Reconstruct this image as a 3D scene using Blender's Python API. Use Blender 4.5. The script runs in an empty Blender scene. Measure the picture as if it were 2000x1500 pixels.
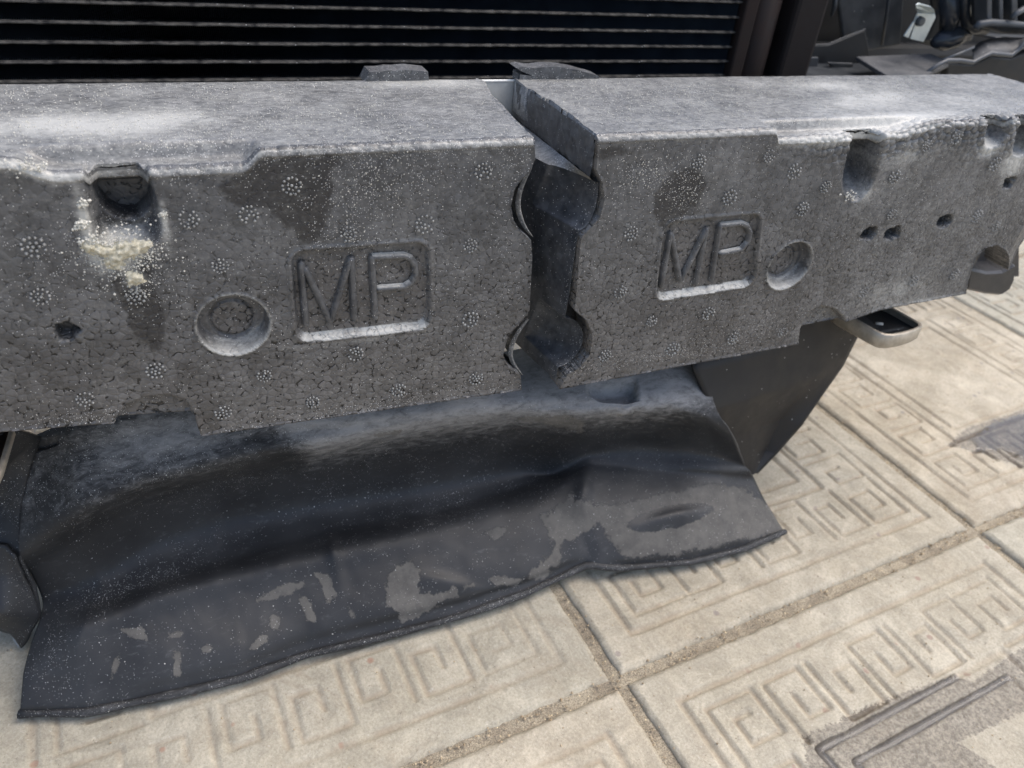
import bpy, bmesh, math, random
import numpy as np
from mathutils import Matrix, Vector
random.seed(7); rng = np.random.default_rng(11)
SC = bpy.context.scene
COL = SC.collection

# ------------------------------------------------------------------ camera
CAMR = np.array([[0.92357351, 0.14966203, -0.35300602], [-0.3722009, 0.57105105, -0.73168791], [0.09207856, 0.80715673, 0.58311196]])
u_, s_, v_ = np.linalg.svd(CAMR); CAMR = u_ @ v_
EYE = np.array([0, 0, .49])
cam = bpy.data.cameras.new('camera'); camo = bpy.data.objects.new('camera', cam); COL.objects.link(camo)
m4 = np.eye(4); m4[:3, :3] = CAMR; m4[:3, 3] = EYE
camo.matrix_world = Matrix(m4.tolist())
cam.sensor_width = 36; cam.lens = 27; cam.clip_start = .01; cam.clip_end = 300
cam.dof.use_dof = True; cam.dof.focus_distance = .44; cam.dof.aperture_fstop = 10
SC.camera = camo
# ------------------------------------------------------------------ world, sun, exposure
SUN_EL, SUN_AZ = math.radians(63), math.radians(98)      # azimuth measured from +Y clockwise
w = bpy.data.worlds.new('World'); SC.world = w; w.use_nodes = True
nt = w.node_tree; sky = nt.nodes.new('ShaderNodeTexSky'); sky.sky_type = 'NISHITA'; sky.sun_disc = False
sky.sun_elevation = SUN_EL; sky.sun_rotation = SUN_AZ; sky.air_density = 1.0; sky.dust_density = 3.6; sky.ozone_density = 1.0
bg = nt.nodes['Background']; bg.inputs['Strength'].default_value = .15
nt.links.new(sky.outputs[0], bg.inputs['Color'])
sun = bpy.data.lights.new('sun', 'SUN'); suno = bpy.data.objects.new('sun', sun); COL.objects.link(suno)
sun.energy = 1.2; sun.angle = math.radians(50); sun.color = (1, .97, .92)
sd = Vector((math.sin(SUN_AZ) * math.cos(SUN_EL), math.cos(SUN_AZ) * math.cos(SUN_EL), math.sin(SUN_EL)))
suno.rotation_euler = sd.to_track_quat('Z', 'Y').to_euler()
SC.view_settings.view_transform = 'Standard'; SC.view_settings.look = 'None'
SC.view_settings.gamma = 1; SC.view_settings.exposure = 0.70; SC.view_settings.use_curve_mapping = False

# ------------------------------------------------------------------ measuring helpers: a sight line met with a real plane
def sight(px, py): return CAMR @ np.array([px - 1000., -(py - 750.), -1500.])
def onz(px, py, z=0.): r = sight(px, py); return EYE + r * ((z - EYE[2]) / r[2])
def ony(px, py, y=.36): r = sight(px, py); return EYE + r * (y / r[1])
def onx(px, py, x): r = sight(px, py); return EYE + r * (x / r[0])
def F(px, py): p = ony(px, py); return np.array([p[0], p[2]])         # a point of the foam's front face as (x, z)

# ------------------------------------------------------------------ object helpers
def tag(o, label=None, cat=None, group=None, kind=None):
    for k, v in (('label', label), ('category', cat), ('group', group), ('kind', kind)):
        if v: o[k] = v
    return o
def empty(name, loc, label, cat, group=None):
    o = bpy.data.objects.new(name, None); COL.objects.link(o); o.location = loc; o.empty_display_size = .02
    return tag(o, label, cat, group)
def mesh(name, V, Fc, mat, parent=None, smooth=True, attrs=None):
    V = np.asarray(V, float)
    off = np.zeros(3)
    p = parent
    while p is not None: off = off + np.array(p.location); p = p.parent
    me = bpy.data.meshes.new(name)
    V2 = V - off
    if isinstance(Fc, np.ndarray):
        n = Fc.shape[1]
        me.vertices.add(len(V2)); me.vertices.foreach_set('co', V2.astype(np.float32).ravel())
        me.loops.add(Fc.size); me.loops.foreach_set('vertex_index', Fc.astype(np.int32).ravel())
        me.polygons.add(len(Fc)); me.polygons.foreach_set('loop_start', np.arange(0, Fc.size, n, dtype=np.int32))
        me.update(calc_edges=True); me.validate()
    else:
        me.from_pydata(V2.tolist(), [], [list(map(int, f)) for f in Fc]); me.update()
    if smooth: me.shade_smooth()
    if attrs:
        for k, a in attrs.items():
            at = me.attributes.new(k, 'FLOAT', 'POINT'); at.data.foreach_set('value', np.asarray(a, np.float32).ravel())
    if mat: me.materials.append(mat)
    o = bpy.data.objects.new(name, me); COL.objects.link(o)
    if parent is not None: o.parent = parent
    return o
class MB:
    def __init__(s): s.V = []; s.F = []
    def add(s, V, Fc):
        n = len(s.V); s.V += [tuple(map(float, v)) for v in V]; s.F += [[n + i for i in f] for f in Fc]; return s
    def prism(s, P, d):                       # closed polygon P (3D points) extruded by vector d
        P = [np.array(p, float) for p in P]; d = np.array(d, float); n = len(P)
        V = P + [p + d for p in P]
        Fc = [list(range(n)), list(range(2 * n - 1, n - 1, -1))] + [[i, i + n, (i + 1) % n + n, (i + 1) % n] for i in range(n)]
        return s.add(V, Fc)
    def box(s, a, b):
        x0, y0, z0 = a; x1, y1, z1 = b
        return s.prism([(x0, y0, z0), (x1, y0, z0), (x1, y1, z0), (x0, y1, z0)], (0, 0, z1 - z0))
    def tube(s, pts, r, n=8):
        pts = [np.array(p, float) for p in pts]; V = []; m = len(pts)
        rr = r if hasattr(r, '__len__') else [r] * m
        for i, p in enumerate(pts):
            t = pts[min(i + 1, m - 1)] - pts[max(i - 1, 0)]; t /= np.linalg.norm(t) + 1e-12
            a = np.cross(t, (0, 0, 1.) if abs(t[2]) < .9 else (1., 0, 0)); a /= np.linalg.norm(a); b = np.cross(t, a)
            for k in range(n):
                an = 2 * math.pi * k / n; V.append(p + rr[i] * (math.cos(an) * a + math.sin(an) * b))
        Fc = [[i * n + k, i * n + (k + 1) % n, (i + 1) * n + (k + 1) % n, (i + 1) * n + k] for i in range(m - 1) for k in range(n)]
        Fc += [list(range(n))[::-1], [(m - 1) * n + k for k in range(n)]]
        return s.add(V, Fc)
    def build(s, name, mat, parent=None, bevel=0, smooth=False):
        o = mesh(name, s.V, s.F, mat, parent, smooth)
        bm = bmesh.new(); bm.from_mesh(o.data); bmesh.ops.recalc_face_normals(bm, faces=bm.faces)
        bm.to_mesh(o.data); bm.free()
        if bevel:
            md = o.modifiers.new('bevel', 'BEVEL'); md.width = bevel; md.segments = 2; md.limit_method = 'ANGLE'; md.angle_limit = math.radians(40)
        return o
def gridfaces(ny, nx):
    i = np.arange(ny * nx).reshape(ny, nx)
    return np.stack([i[:-1, :-1].ravel(), i[:-1, 1:].ravel(), i[1:, 1:].ravel(), i[1:, :-1].ravel()], 1)
def ss(a, b, x): t = np.clip((x - a) / (b - a), 0, 1); return t * t * (3 - 2 * t)
def vnoise(x, y, seed=0):                     # smooth value noise, vectorised
    x = np.asarray(x, float); y = np.asarray(y, float)
    r = np.random.default_rng(seed).random((256, 256))
    xi = np.floor(x).astype(int); yi = np.floor(y).astype(int); fx = x - xi; fy = y - yi
    fx = fx * fx * (3 - 2 * fx); fy = fy * fy * (3 - 2 * fy)
    g = lambda a, b: r[a % 256, b % 256]
    return (g(xi, yi) * (1 - fx) + g(xi + 1, yi) * fx) * (1 - fy) + (g(xi, yi + 1) * (1 - fx) + g(xi + 1, yi + 1) * fx) * fy
def fbm(x, y, seed=0, o=4):
    s = 0; a = .5
    for k in range(o): s = s + a * vnoise(x * 2 ** k, y * 2 ** k, seed + k); a /= 2
    return s / (1 - .5 ** o)
def polysdf(px, py, P):                       # signed distance to a closed polygon, negative inside
    P = np.asarray(P, float); d = np.full(np.shape(px), 1e9); ins = np.zeros(np.shape(px), bool); n = len(P)
    for i in range(n):
        a = P[i]; b = P[(i + 1) % n]; e = b - a; wx = px - a[0]; wy = py - a[1]
        t = np.clip((wx * e[0] + wy * e[1]) / (e @ e + 1e-15), 0, 1)
        d = np.minimum(d, np.hypot(wx - t * e[0], wy - t * e[1]))
        c = (a[1] > py) != (b[1] > py)
        if abs(e[1]) > 1e-12: ins ^= c & (px < a[0] + (py - a[1]) * e[0] / e[1])
    return np.where(ins, -d, d)
def segdist(px, py, segs):
    d = np.full(np.shape(px), 1e9)
    for (a, b) in segs:
        ex, ey = b[0] - a[0], b[1] - a[1]; wx = px - a[0]; wy = py - a[1]
        t = np.clip((wx * ex + wy * ey) / (ex * ex + ey * ey + 1e-15), 0, 1)
        d = np.minimum(d, np.hypot(wx - t * ex, wy - t * ey))
    return d

# ------------------------------------------------------------------ materials
class NT:
    def __init__(s, name, rough=.6, spec=.5, metal=0.):
        s.m = bpy.data.materials.new(name); s.m.use_nodes = True; s.t = s.m.node_tree; s.b = s.t.nodes['Principled BSDF']
        s.b.inputs['Roughness'].default_value = rough; s.b.inputs['Metallic'].default_value = metal
        s.b.inputs['Specular IOR Level'].default_value = spec
        s.co = s.t.nodes.new('ShaderNodeTexCoord').outputs['Object']
    def L(s, a, inp):
        if hasattr(a, 'is_linked') or hasattr(a, 'links'): s.t.links.new(a, inp)
        else: inp.default_value = a
    def n(s, typ, **k):
        nd = s.t.nodes.new(typ)
        for a, v in k.items(): setattr(nd, a, v)
        return nd
    def attr(s, name): return s.n('ShaderNodeAttribute', attribute_name=name).outputs['Fac']
    def noise(s, scale, detail=4, rough=.6, vec=None, dist=0):
        nd = s.n('ShaderNodeTexNoise'); nd.inputs['Scale'].default_value = scale; nd.inputs['Detail'].default_value = detail
        nd.inputs['Roughness'].default_value = rough; nd.inputs['Distortion'].default_value = dist; s.L(vec or s.co, nd.inputs['Vector']); return nd.outputs['Fac']
    def vor(s, scale, feature='F1', vec=None, rnd=1):
        nd = s.n('ShaderNodeTexVoronoi', feature=feature); nd.inputs['Scale'].default_value = scale; nd.inputs['Randomness'].default_value = rnd
        s.L(vec or s.co, nd.inputs['Vector']); return nd.outputs
    def mth(s, op, a, b=0., c=None, clamp=False):
        nd = s.n('ShaderNodeMath', operation=op, use_clamp=clamp); s.L(a, nd.inputs[0]); s.L(b, nd.inputs[1])
        if c is not None: s.L(c, nd.inputs[2])
        return nd.outputs[0]
    def ramp(s, x, a, b, lo=0., hi=1.):
        nd = s.n('ShaderNodeMapRange', interpolation_type='SMOOTHSTEP'); s.L(x, nd.inputs[0])
        for i, v in zip((1, 2, 3, 4), (a, b, lo, hi)): s.L(v, nd.inputs[i])
        return nd.outputs[0]
    def mix(s, f, a, b, mode='MIX'):
        nd = s.n('ShaderNodeMix', data_type='RGBA', blend_type=mode); s.L(f, nd.inputs[0])
        s.L(a if not isinstance(a, tuple) else (*a, 1), nd.inputs[6]); s.L(b if not isinstance(b, tuple) else (*b, 1), nd.inputs[7]); return nd.outputs[2]
    def vscale(s, v3):
        nd = s.n('ShaderNodeVectorMath', operation='MULTIPLY'); s.L(s.co, nd.inputs[0]); nd.inputs[1].default_value = v3; return nd.outputs[0]
    def sep(s, c):
        nd = s.n('ShaderNodeSeparateColor'); s.L(c, nd.inputs[0]); return nd.outputs[0]
    def sepxyz(s, c):
        nd = s.n('ShaderNodeSeparateXYZ'); s.L(c, nd.inputs[0]); return nd.outputs
    def color(s, c): s.L(c if not isinstance(c, tuple) else (*c, 1), s.b.inputs['Base Color']); return s
    def rough(s, r): s.L(r, s.b.inputs['Roughness']); return s
    def bump(s, h, dist=.001, strength=1., prev=None):
        nd = s.n('ShaderNodeBump'); nd.inputs['Distance'].default_value = dist; s.L(strength, nd.inputs['Strength']); s.L(h, nd.inputs['Height'])
        if prev is not None: s.L(prev, nd.inputs['Normal'])
        s.L(nd.outputs[0], s.b.inputs['Normal']); return nd.outputs[0]
    def specks(s, size, dens, rad=.3):
        """white crumbs: cells of a Voronoi, kept where their random value is under dens"""
        o = s.vor(1 / size); r = s.sep(o['Color'])
        return s.mth('MULTIPLY', s.mth('LESS_THAN', r, dens), s.ramp(s.mth('ADD', o['Distance'], s.mth('MULTIPLY', s.noise(2.5 / size, 1), .25)), rad + .1, rad + .18, 1., 0.))

def foam_material(name, core=False):
    M = NT(name, .5, .5)
    e = M.vor(250., 'DISTANCE_TO_EDGE', None, .85)['Distance']; c = M.vor(250., 'F1', None, .85); rnd = M.sep(c['Color'])
    big = M.noise(18, 5, .65); mid = M.noise(90, 4, .6); fine = M.noise(900, 3, .7)
    bead = M.attr('bead'); dark = M.attr('dark'); dust = M.attr('dust'); spk = M.attr('speck'); low = M.attr('low'); crk = M.attr('crack')
    base = M.mix(M.ramp(big, .3, .7), (.064, .066, .070), (.104, .105, .106)) if not core else M.mix(M.ramp(mid, .3, .7), (.032, .038, .046), (.085, .09, .098))
    base = M.mix(M.mth('MULTIPLY', low, .4), base, (.118, .102, .088)) if not core else base
    base = M.mix(.5, base, M.mix(rnd, (.3, .3, .3), (.72, .72, .72)), 'OVERLAY')
    base = M.mix(.65, base, M.mix(M.ramp(M.noise(42, 7, .8, None, .6), .3, .7), (.28,) * 3, (.72,) * 3), 'OVERLAY')
    scr = M.mth('MAXIMUM', M.ramp(M.noise(1, 3, .6, M.vscale((90, 90, 900)), .4), .70, .76), M.ramp(M.noise(1, 3, .6, M.vscale((800, 300, 110)), .6), .69, .75))
    grey = M.mth('MAXIMUM', M.ramp(M.mth('MULTIPLY', M.noise(260, 5, .75), M.noise(30, 3)), .2, .42), scr)
    base = M.mix(M.mth('MULTIPLY', grey, .32 if not core else .25), base, (.2, .2, .2))
    # bead joints: thin darker seams, black pits where three meet
    seam = M.ramp(e, 0., .075, 1., 0.)
    base = M.mix(M.mth('MULTIPLY', seam, M.mth('MULTIPLY', M.ramp(mid, .3, .65, .10, .5), bead)), base, (.03, .028, .026))
    pit = M.mth('MULTIPLY', M.mth('MULTIPLY', M.ramp(e, .05, .11, 1., 0.), M.ramp(M.noise(330, 2, .5), .56, .61)), bead)
    base = M.mix(pit, base, (.008, .008, .008))
    base = M.mix(M.mth('MULTIPLY', crk, .85), base, (.02, .02, .02))
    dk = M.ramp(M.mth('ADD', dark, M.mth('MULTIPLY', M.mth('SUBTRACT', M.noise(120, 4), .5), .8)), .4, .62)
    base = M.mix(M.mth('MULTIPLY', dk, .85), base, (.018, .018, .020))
    # pale dust: a film plus clumps; also carries light painted on upward edges
    dn = M.mth('ADD', M.mth('MULTIPLY', dust, M.ramp(M.noise(40, 7, .75), .3, .7, .84, 1.12)), M.mth('MULTIPLY', M.mth('SUBTRACT', M.noise(420, 5, .8, M.vscale((.55, 1, 1))), .5), .9))
    base = M.mix(M.mth('MULTIPLY', M.ramp(dn, .25, 1.0), .95), base, (.50, .495, .46))
    sp1 = M.specks(.0014, M.mth('MULTIPLY', spk, .42), .16); sp2 = M.specks(.0009, M.mth('MULTIPLY', spk, .7), .22)
    sp = M.mth('MAXIMUM', sp1, sp2)
    base = M.mix(sp, base, (.74, .73, .7))
    M.color(base); M.rough(M.ramp(mid, .3, .7, .30, .46) if not core else .42)
    h = M.mth('ADD', M.mth('MULTIPLY', M.ramp(e, 0., .24), M.mth('MULTIPLY', bead, .34)), M.mth('MULTIPLY', fine, .12))
    h = M.mth('SUBTRACT', h, M.mth('MULTIPLY', pit, 1.3)); h = M.mth('ADD', h, M.mth('MULTIPLY', sp, .8))
    M.bump(h, .0009, .75)
    return M.m
M_foam = foam_material('dusty_foam'); M_core = foam_material('melted_foam_skin', True)

def plastic_material():
    M = NT('black_plastic', .5, .4)
    mud = M.attr('mud'); spk = M.attr('speck'); film = M.attr('dust')
    n = M.noise(75, 9, .78); mid = M.noise(14, 3)
    base = M.mix(M.ramp(mid, .35, .65), (.021, .0218, .0235), (.037, .038, .040))
    base = M.mix(M.mth('MULTIPLY', M.ramp(M.noise(9, 5, .7, M.vscale((.35, 1.4, 1))), .45, .75), .15), base, (.07, .072, .075))
    f = M.ramp(M.mth('ADD', film, M.mth('MULTIPLY', M.mth('SUBTRACT', M.noise(170, 8, .82, M.vscale((.5, 1.3, 1)), .5), .5), 2.0)), .3, 1.25)
    base = M.mix(f, base, (.31, .31, .31))
    m = M.ramp(M.mth('ADD', mud, M.mth('ADD', M.mth('MULTIPLY', M.mth('SUBTRACT', n, .5), 2.2), M.mth('MULTIPLY', M.mth('SUBTRACT', M.noise(380, 5, .8), .5), .9))), .54, .66)
    base = M.mix(M.mth('MULTIPLY', m, M.ramp(M.noise(50, 6, .8), .3, .65, .45, .9)), base, M.mix(M.noise(40, 5), (.115, .11, .10), (.18, .17, .155)))
    spk = M.mth('MULTIPLY', spk, M.ramp(M.noise(38, 5, .75), .38, .66, .1, 1.6))
    sp = M.mth('MAXIMUM', M.specks(.0026, M.mth('MULTIPLY', spk, .28), .12), M.mth('MAXIMUM', M.specks(.0014, M.mth('MULTIPLY', spk, .7), .16), M.specks(.0007, M.mth('MULTIPLY', spk, .6), .2)))
    base = M.mix(sp, base, (.6, .6, .58)); M.color(base)
    M.rough(M.mix(m, M.mix(M.ramp(M.mth('MAXIMUM', film, spk), .05, .5), (.42,) * 3, (.7,) * 3), (.85,) * 3))
    M.bump(M.mth('ADD', M.mth('MULTIPLY', M.noise(600, 3), .15), M.mth('ADD', M.mth('MULTIPLY', m, .35), sp)), .0006, .6)
    return M.m
M_plastic = plastic_material()

def simple(name, col, col2=None, rough=.5, metal=0., scale=60, bump=.15, spec=.5, speck=0):
    M = NT(name, rough, spec, metal)
    n = M.noise(scale, 5, .65)
    base = M.mix(M.ramp(n, .3, .7), col, col2 or tuple(c * 1.5 for c in col))
    if speck: base = M.mix(M.specks(.0025, speck, .16), base, (.5, .5, .48))
    M.color(base); M.rough(M.ramp(n, .3, .7, rough * .85, min(1, rough * 1.2)))
    M.bump(n, .001, bump); return M.m
M_void = simple('bay_black_plastic', (.008, .009, .011), (.016, .018, .02), .55)
M_dplast = simple('dusty_dark_plastic', (.018, .022, .027), (.036, .041, .047), .42, speck=.03)
M_plate = simple('dusty_grey_plate', (.05, .053, .057), (.10, .10, .10), .6, speck=.12)
M_brown = simple('dirty_end_tank', (.012, .008, .007), (.022, .014, .012), .7, spec=.25)
M_tube = simple('dusty_tube_metal', (.010, .010, .011), (.125, .115, .10), .7, .0, 160, .4, spec=.2, speck=.10)
M_fin = simple('black_fin_metal', (.03, .042, .06), (.05, .066, .09), .5, .3)
M_beam = simple('grey_beam_paint', (.42, .42, .4), (.55, .55, .52), .5, speck=.1)
M_tan = simple('dusty_bracket_metal', (.36, .32, .26), (.5, .45, .37), .42, .45, 140)
M_clip = simple('zinc_clip_metal', (.5, .55, .55), (.62, .67, .66), .35, .6, 90)
M_wall = simple('duct_wall_plastic', (.008, .0075, .0078), (.017, .0155, .015), .55, speck=.03)
M_crumb = simple('pale_crumb', (.5, .49, .44), (.78, .75, .66), .8, scale=300)
M_crust = simple('cream_crust', (.42, .38, .27), (.72, .67, .53), .9, scale=500, bump=.5)
def water_material():
    M = NT('thin_water', .03, .8); M.b.inputs['Transmission Weight'].default_value = .93; M.b.inputs['IOR'].default_value = 1.33; M.color((.8, .79, .77)); M.bump(M.noise(60, 2), .0006, .35); return M.m
M_water = water_material()

def concrete_material(name='cast_concrete'):
    M = NT(name, .85, .25)
    inf = M.n('ShaderNodeObjectInfo').outputs['Random']
    big = M.noise(9, 5, .7); mid = M.noise(60, 5, .7); fine = M.noise(650, 3, .75); wet = M.attr('wet'); g = M.attr('groove')
    a = M.mix(M.ramp(big, .32, .68), (.39, .338, .252), (.53, .475, .375))
    a = M.mix(M.ramp(inf, .0, 1., 0., .45), a, (.35, .355, .30))
    a = M.mix(M.ramp(M.noise(25, 6, .75), .5, .75, 0., .5), a, (.36, .3, .225))
    a = M.mix(.6, a, M.mix(M.ramp(M.noise(28, 7, .8, None, .8), .3, .7), (.34,) * 3, (.66,) * 3), 'OVERLAY')
    a = M.mix(.34, a, M.mix(M.ramp(M.noise(480, 5, .8), .3, .7), (.24,) * 3, (.76,) * 3), 'OVERLAY')
    a = M.mix(M.ramp(M.noise(5, 6, .8, None, 1.5), .5, .72, 0., .55), a, (.30, .245, .175))
    a = M.mix(M.mth('MULTIPLY', M.ramp(M.noise(330, 4, .8), .58, .72), .55), a, (.66, .62, .54))
    a = M.mix(M.mth('MULTIPLY', M.ramp(M.noise(300, 3, .8), .37, .30), .6), a, (.13, .105, .08))
    v = M.vor(95); a = M.mix(M.mth('MULTIPLY', M.mth('LESS_THAN', M.sep(v['Color']), .06), M.ramp(v['Distance'], .16, .3, .55, 0.)), a, M.mix(M.ramp(inf, .3, .6), (.2, .19, .2), (.36, .17, .11)))
    a = M.mix(M.mth('MULTIPLY', g, M.ramp(M.noise(70, 4), .3, .65, .05, .6)), a, (.33, .27, .20))
    wm = M.ramp(M.mth('ADD', wet, M.mth('MULTIPLY', M.mth('SUBTRACT', M.noise(200, 6, .85), .5), 1.5)), .44, .56)
    a = M.mix(M.mth('MULTIPLY', wm, M.ramp(M.noise(260, 5, .85), .38, .6, .75, .3)), a, (.11, .09, .072)); a = M.mix(M.mth('MULTIPLY', M.mth('MULTIPLY', wm, g), .6), a, (.07, .052, .036)); M.color(a)
    M.rough(M.mix(wm, (.88,) * 3, (.16,) * 3))
    M.bump(M.mth('ADD', M.mth('MULTIPLY', fine, .6), M.mth('MULTIPLY', mid, .9)), .0014, M.ramp(wm, 0., 1., .55, 1.))
    return M.m
M_conc = concrete_material()
def sand_material():
    M = NT('joint_sand', .9, .3); n = M.noise(45, 5, .7); f = M.noise(900, 3, .8)
    a = M.mix(M.ramp(n, .35, .65), (.30, .255, .19), (.45, .39, .29)); a = M.mix(.7, a, M.mix(M.ramp(f, .3, .7), (.2,) * 3, (.8,) * 3), 'OVERLAY')
    a = M.mix(M.specks(.0028, .16, .2), a, (.75, .62, .4)); M.color(a); M.bump(M.mth('ADD', f, n), .0025, .7); return M.m
M_sand = sand_material()

# ================================================================== THE SETTING: ground, joints, patterned tiles
ORG = onz(1210, 1328); TA = math.radians(4.5); E1 = np.array([math.cos(TA), math.sin(TA)]); E2 = np.array([-math.sin(TA), math.cos(TA)]); TP = .4005
mesh('ground', [(-60, -60, -.016), (60, -60, -.016), (60, 60, -.016), (-60, 60, -.016)], [[0, 1, 2, 3]], M_sand, smooth=False)['kind'] = 'structure'
pave = mesh('pavement', [(-3, -3, -.0042), (5, -3, -.0042), (5, 5, -.0042), (-3, 5, -.0042)], [[0, 1, 2, 3]], M_sand, smooth=False); pave['kind'] = 'structure'
TS = TP - .0085                                   # a tile's side
GW = TS / 2
def key_segments():
    """grooves of one side's band of Greek key, tile-centred coordinates, band between r1 and r2 from the edge"""
    S = []; r1, r2 = .040, .088; b0, b1 = GW - r1, GW - r2
    side = []; L0 = -(GW - .088); n = 5; p = (2 * -L0) / n
    for k in range(n):
        u0 = L0 + k * p + p * .1
        q = lambda u, v: (u0 + u * p, b1 + (b0 - b1) * v)
        if k % 2 == 0: P = [q(0, 0), q(0, 1), q(.78, 1), q(.78, .28), q(.36, .28), q(.36, .64)]
        else: P = [q(0, 1), q(0, 0), q(.78, 0), q(.78, .72), q(.36, .72), q(.36, .36)]
        side += list(zip(P[:-1], P[1:]))
    c = GW - .040; d = .048                       # corner square spiral
    P = [(-c, c - d), (-c, c), (-c + d * .86, c), (-c + d * .86, c - d * .72), (-c + d * .3, c - d * .72), (-c + d * .3, c - d * .3), (-c + d * .58, c - d * .3)]
    side += list(zip(P[:-1], P[1:]))
    for k in range(4):
        a = k * math.pi / 2; ca, sa = math.cos(a), math.sin(a)
        R = lambda t: (t[0] * ca - t[1] * sa, t[0] * sa + t[1] * ca)
        S += [(R(a_), R(b_)) for a_, b_ in side]
    return S
def frame_segments(r):
    h = GW - r; c = [(-h, -h), (h, -h), (h, h), (-h, h)]; return [(c[i], c[(i + 1) % 4]) for i in range(4)]
TN = 250
tx = np.linspace(-GW, GW, TN); TX, TY = np.meshgrid(tx, tx)
D_key = segdist(TX, TY, key_segments()); D_fr = np.minimum(segdist(TX, TY, frame_segments(.0265)), np.minimum(segdist(TX, TY, frame_segments(.0955)), segdist(TX, TY, frame_segments(.1125))))
def tile_mesh(name, depth, seed, wetpoly=None):
    wear = .55 + .45 * ss(.3, .6, fbm(TX * 14 + 9, TY * 14, seed)); nz = fbm(TX * 90, TY * 90, seed + 5, 3) - .5
    wob = (fbm(TX * 60, TY * 60, seed + 9, 3) - .5) * .0016
    g1 = 1 - ss(.0008, .0030, D_key + wob); g2 = 1 - ss(.0014, .0036, D_fr + wob); g = np.maximum(g1, g2)
    edge = np.minimum(GW - np.abs(TX), GW - np.abs(TY))
    Z = -depth * g * wear + nz * .0009 - .003 * (1 - ss(0, .0045, edge)) ** 1.5 + (fbm(TX * 9, TY * 9, seed + 2, 2) - .5) * .0014
    jx = (fbm(TX * 50 + 3, TY * 50, seed + 21, 3) - .5) * .0042 * (1 - ss(0, .012, edge)); 
    V = np.stack([TX - np.sign(TX) * np.abs(jx), TY - np.sign(TY) * np.abs(jx), Z], -1).reshape(-1, 3)
    Fc = gridfaces(TN, TN); wet = np.zeros(TN * TN)
    if wetpoly is not None:
        d = np.full(TX.shape, 1e9)
        for P in wetpoly: d = np.minimum(d, polysdf(TX, TY, P))
        wet = (.5 - d / .012).clip(0, 1).ravel()
    # skirt
    i = np.arange(TN * TN).reshape(TN, TN); loop = np.concatenate([i[0, :-1], i[:-1, -1], i[-1, :0:-1], i[:0:-1, 0]])
    B = V[loop].copy(); B[:, 2] = -.02; n0 = len(V); m = len(loop); V = np.vstack([V, B]); k = np.arange(m)
    Fc = np.vstack([Fc, np.stack([loop, n0 + k, n0 + (k + 1) % m, loop[(k + 1) % m]], 1)])
    o = mesh(name, V, Fc, M_conc, None, True, dict(wet=np.concatenate([wet, np.zeros(m)]), groove=np.concatenate([(g * wear).ravel(), np.zeros(m)])))
    return o
def tile_centre(i, j): return ORG[:2] + (i + .5) * TP * E1 + (j + .5) * TP * E2
def tolocal(px, py, i, j):
    d = onz(px, py)[:2] - tile_centre(i, j); return (d @ E1, d @ E2)
wetA = [tolocal(*p, 0, -1) for p in [(1570, 1440), (1700, 1378), (1860, 1318), (1900, 1330), (2050, 1225), (2300, 1230), (2300, 1330), (1985, 1395), (1870, 1450), (1990, 1530), (2000, 1700), (1600, 1700)]]
wetB = [tolocal(*p, 1, 0) for p in [(1850, 868), (1890, 835), (2000, 800), (2100, 800), (2100, 930), (2000, 915), (1930, 890)]]
T_std = tile_mesh('paving_tile', .0028, 3); T_worn = tile_mesh('paving_tile', .0018, 40)
T_wa = tile_mesh('paving_tile', .0028, 60, [wetA]); T_wb = tile_mesh('paving_tile', .0026, 80, [wetB])
first = {id(T_std): True, id(T_worn): True, id(T_wa): True, id(T_wb): True}
for i in range(-3, 6):
    for j in range(-3, 6):
        src = T_wa if (i, j) == (0, -1) else T_wb if (i, j) == (1, 0) else T_worn if (i * 7 + j * 3) % 5 == 3 or (i, j) in ((-1, 0), (-1, -1)) else T_std
        if first[id(src)]: o = src; first[id(src)] = False
        else: o = src.copy(); COL.objects.link(o)
        c = tile_centre(i, j); o.parent = pave
        rz = 0 if src in (T_wa, T_wb) else random.choice((0, 1, 2, 3)) * math.pi / 2
        flat = 0 if src in (T_wa, T_wb) else 1
        o.location = (c[0], c[1], flat * random.uniform(-.0008, .0008)); o.rotation_euler = (flat * random.uniform(-.002, .002), flat * random.uniform(-.002, .002), TA + rz + random.uniform(-.004, .004))
tag(T_wa, 'wet tile with water standing in its inner grooves'); tag(T_wb, 'tile with a small puddle on its smooth centre')
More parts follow.
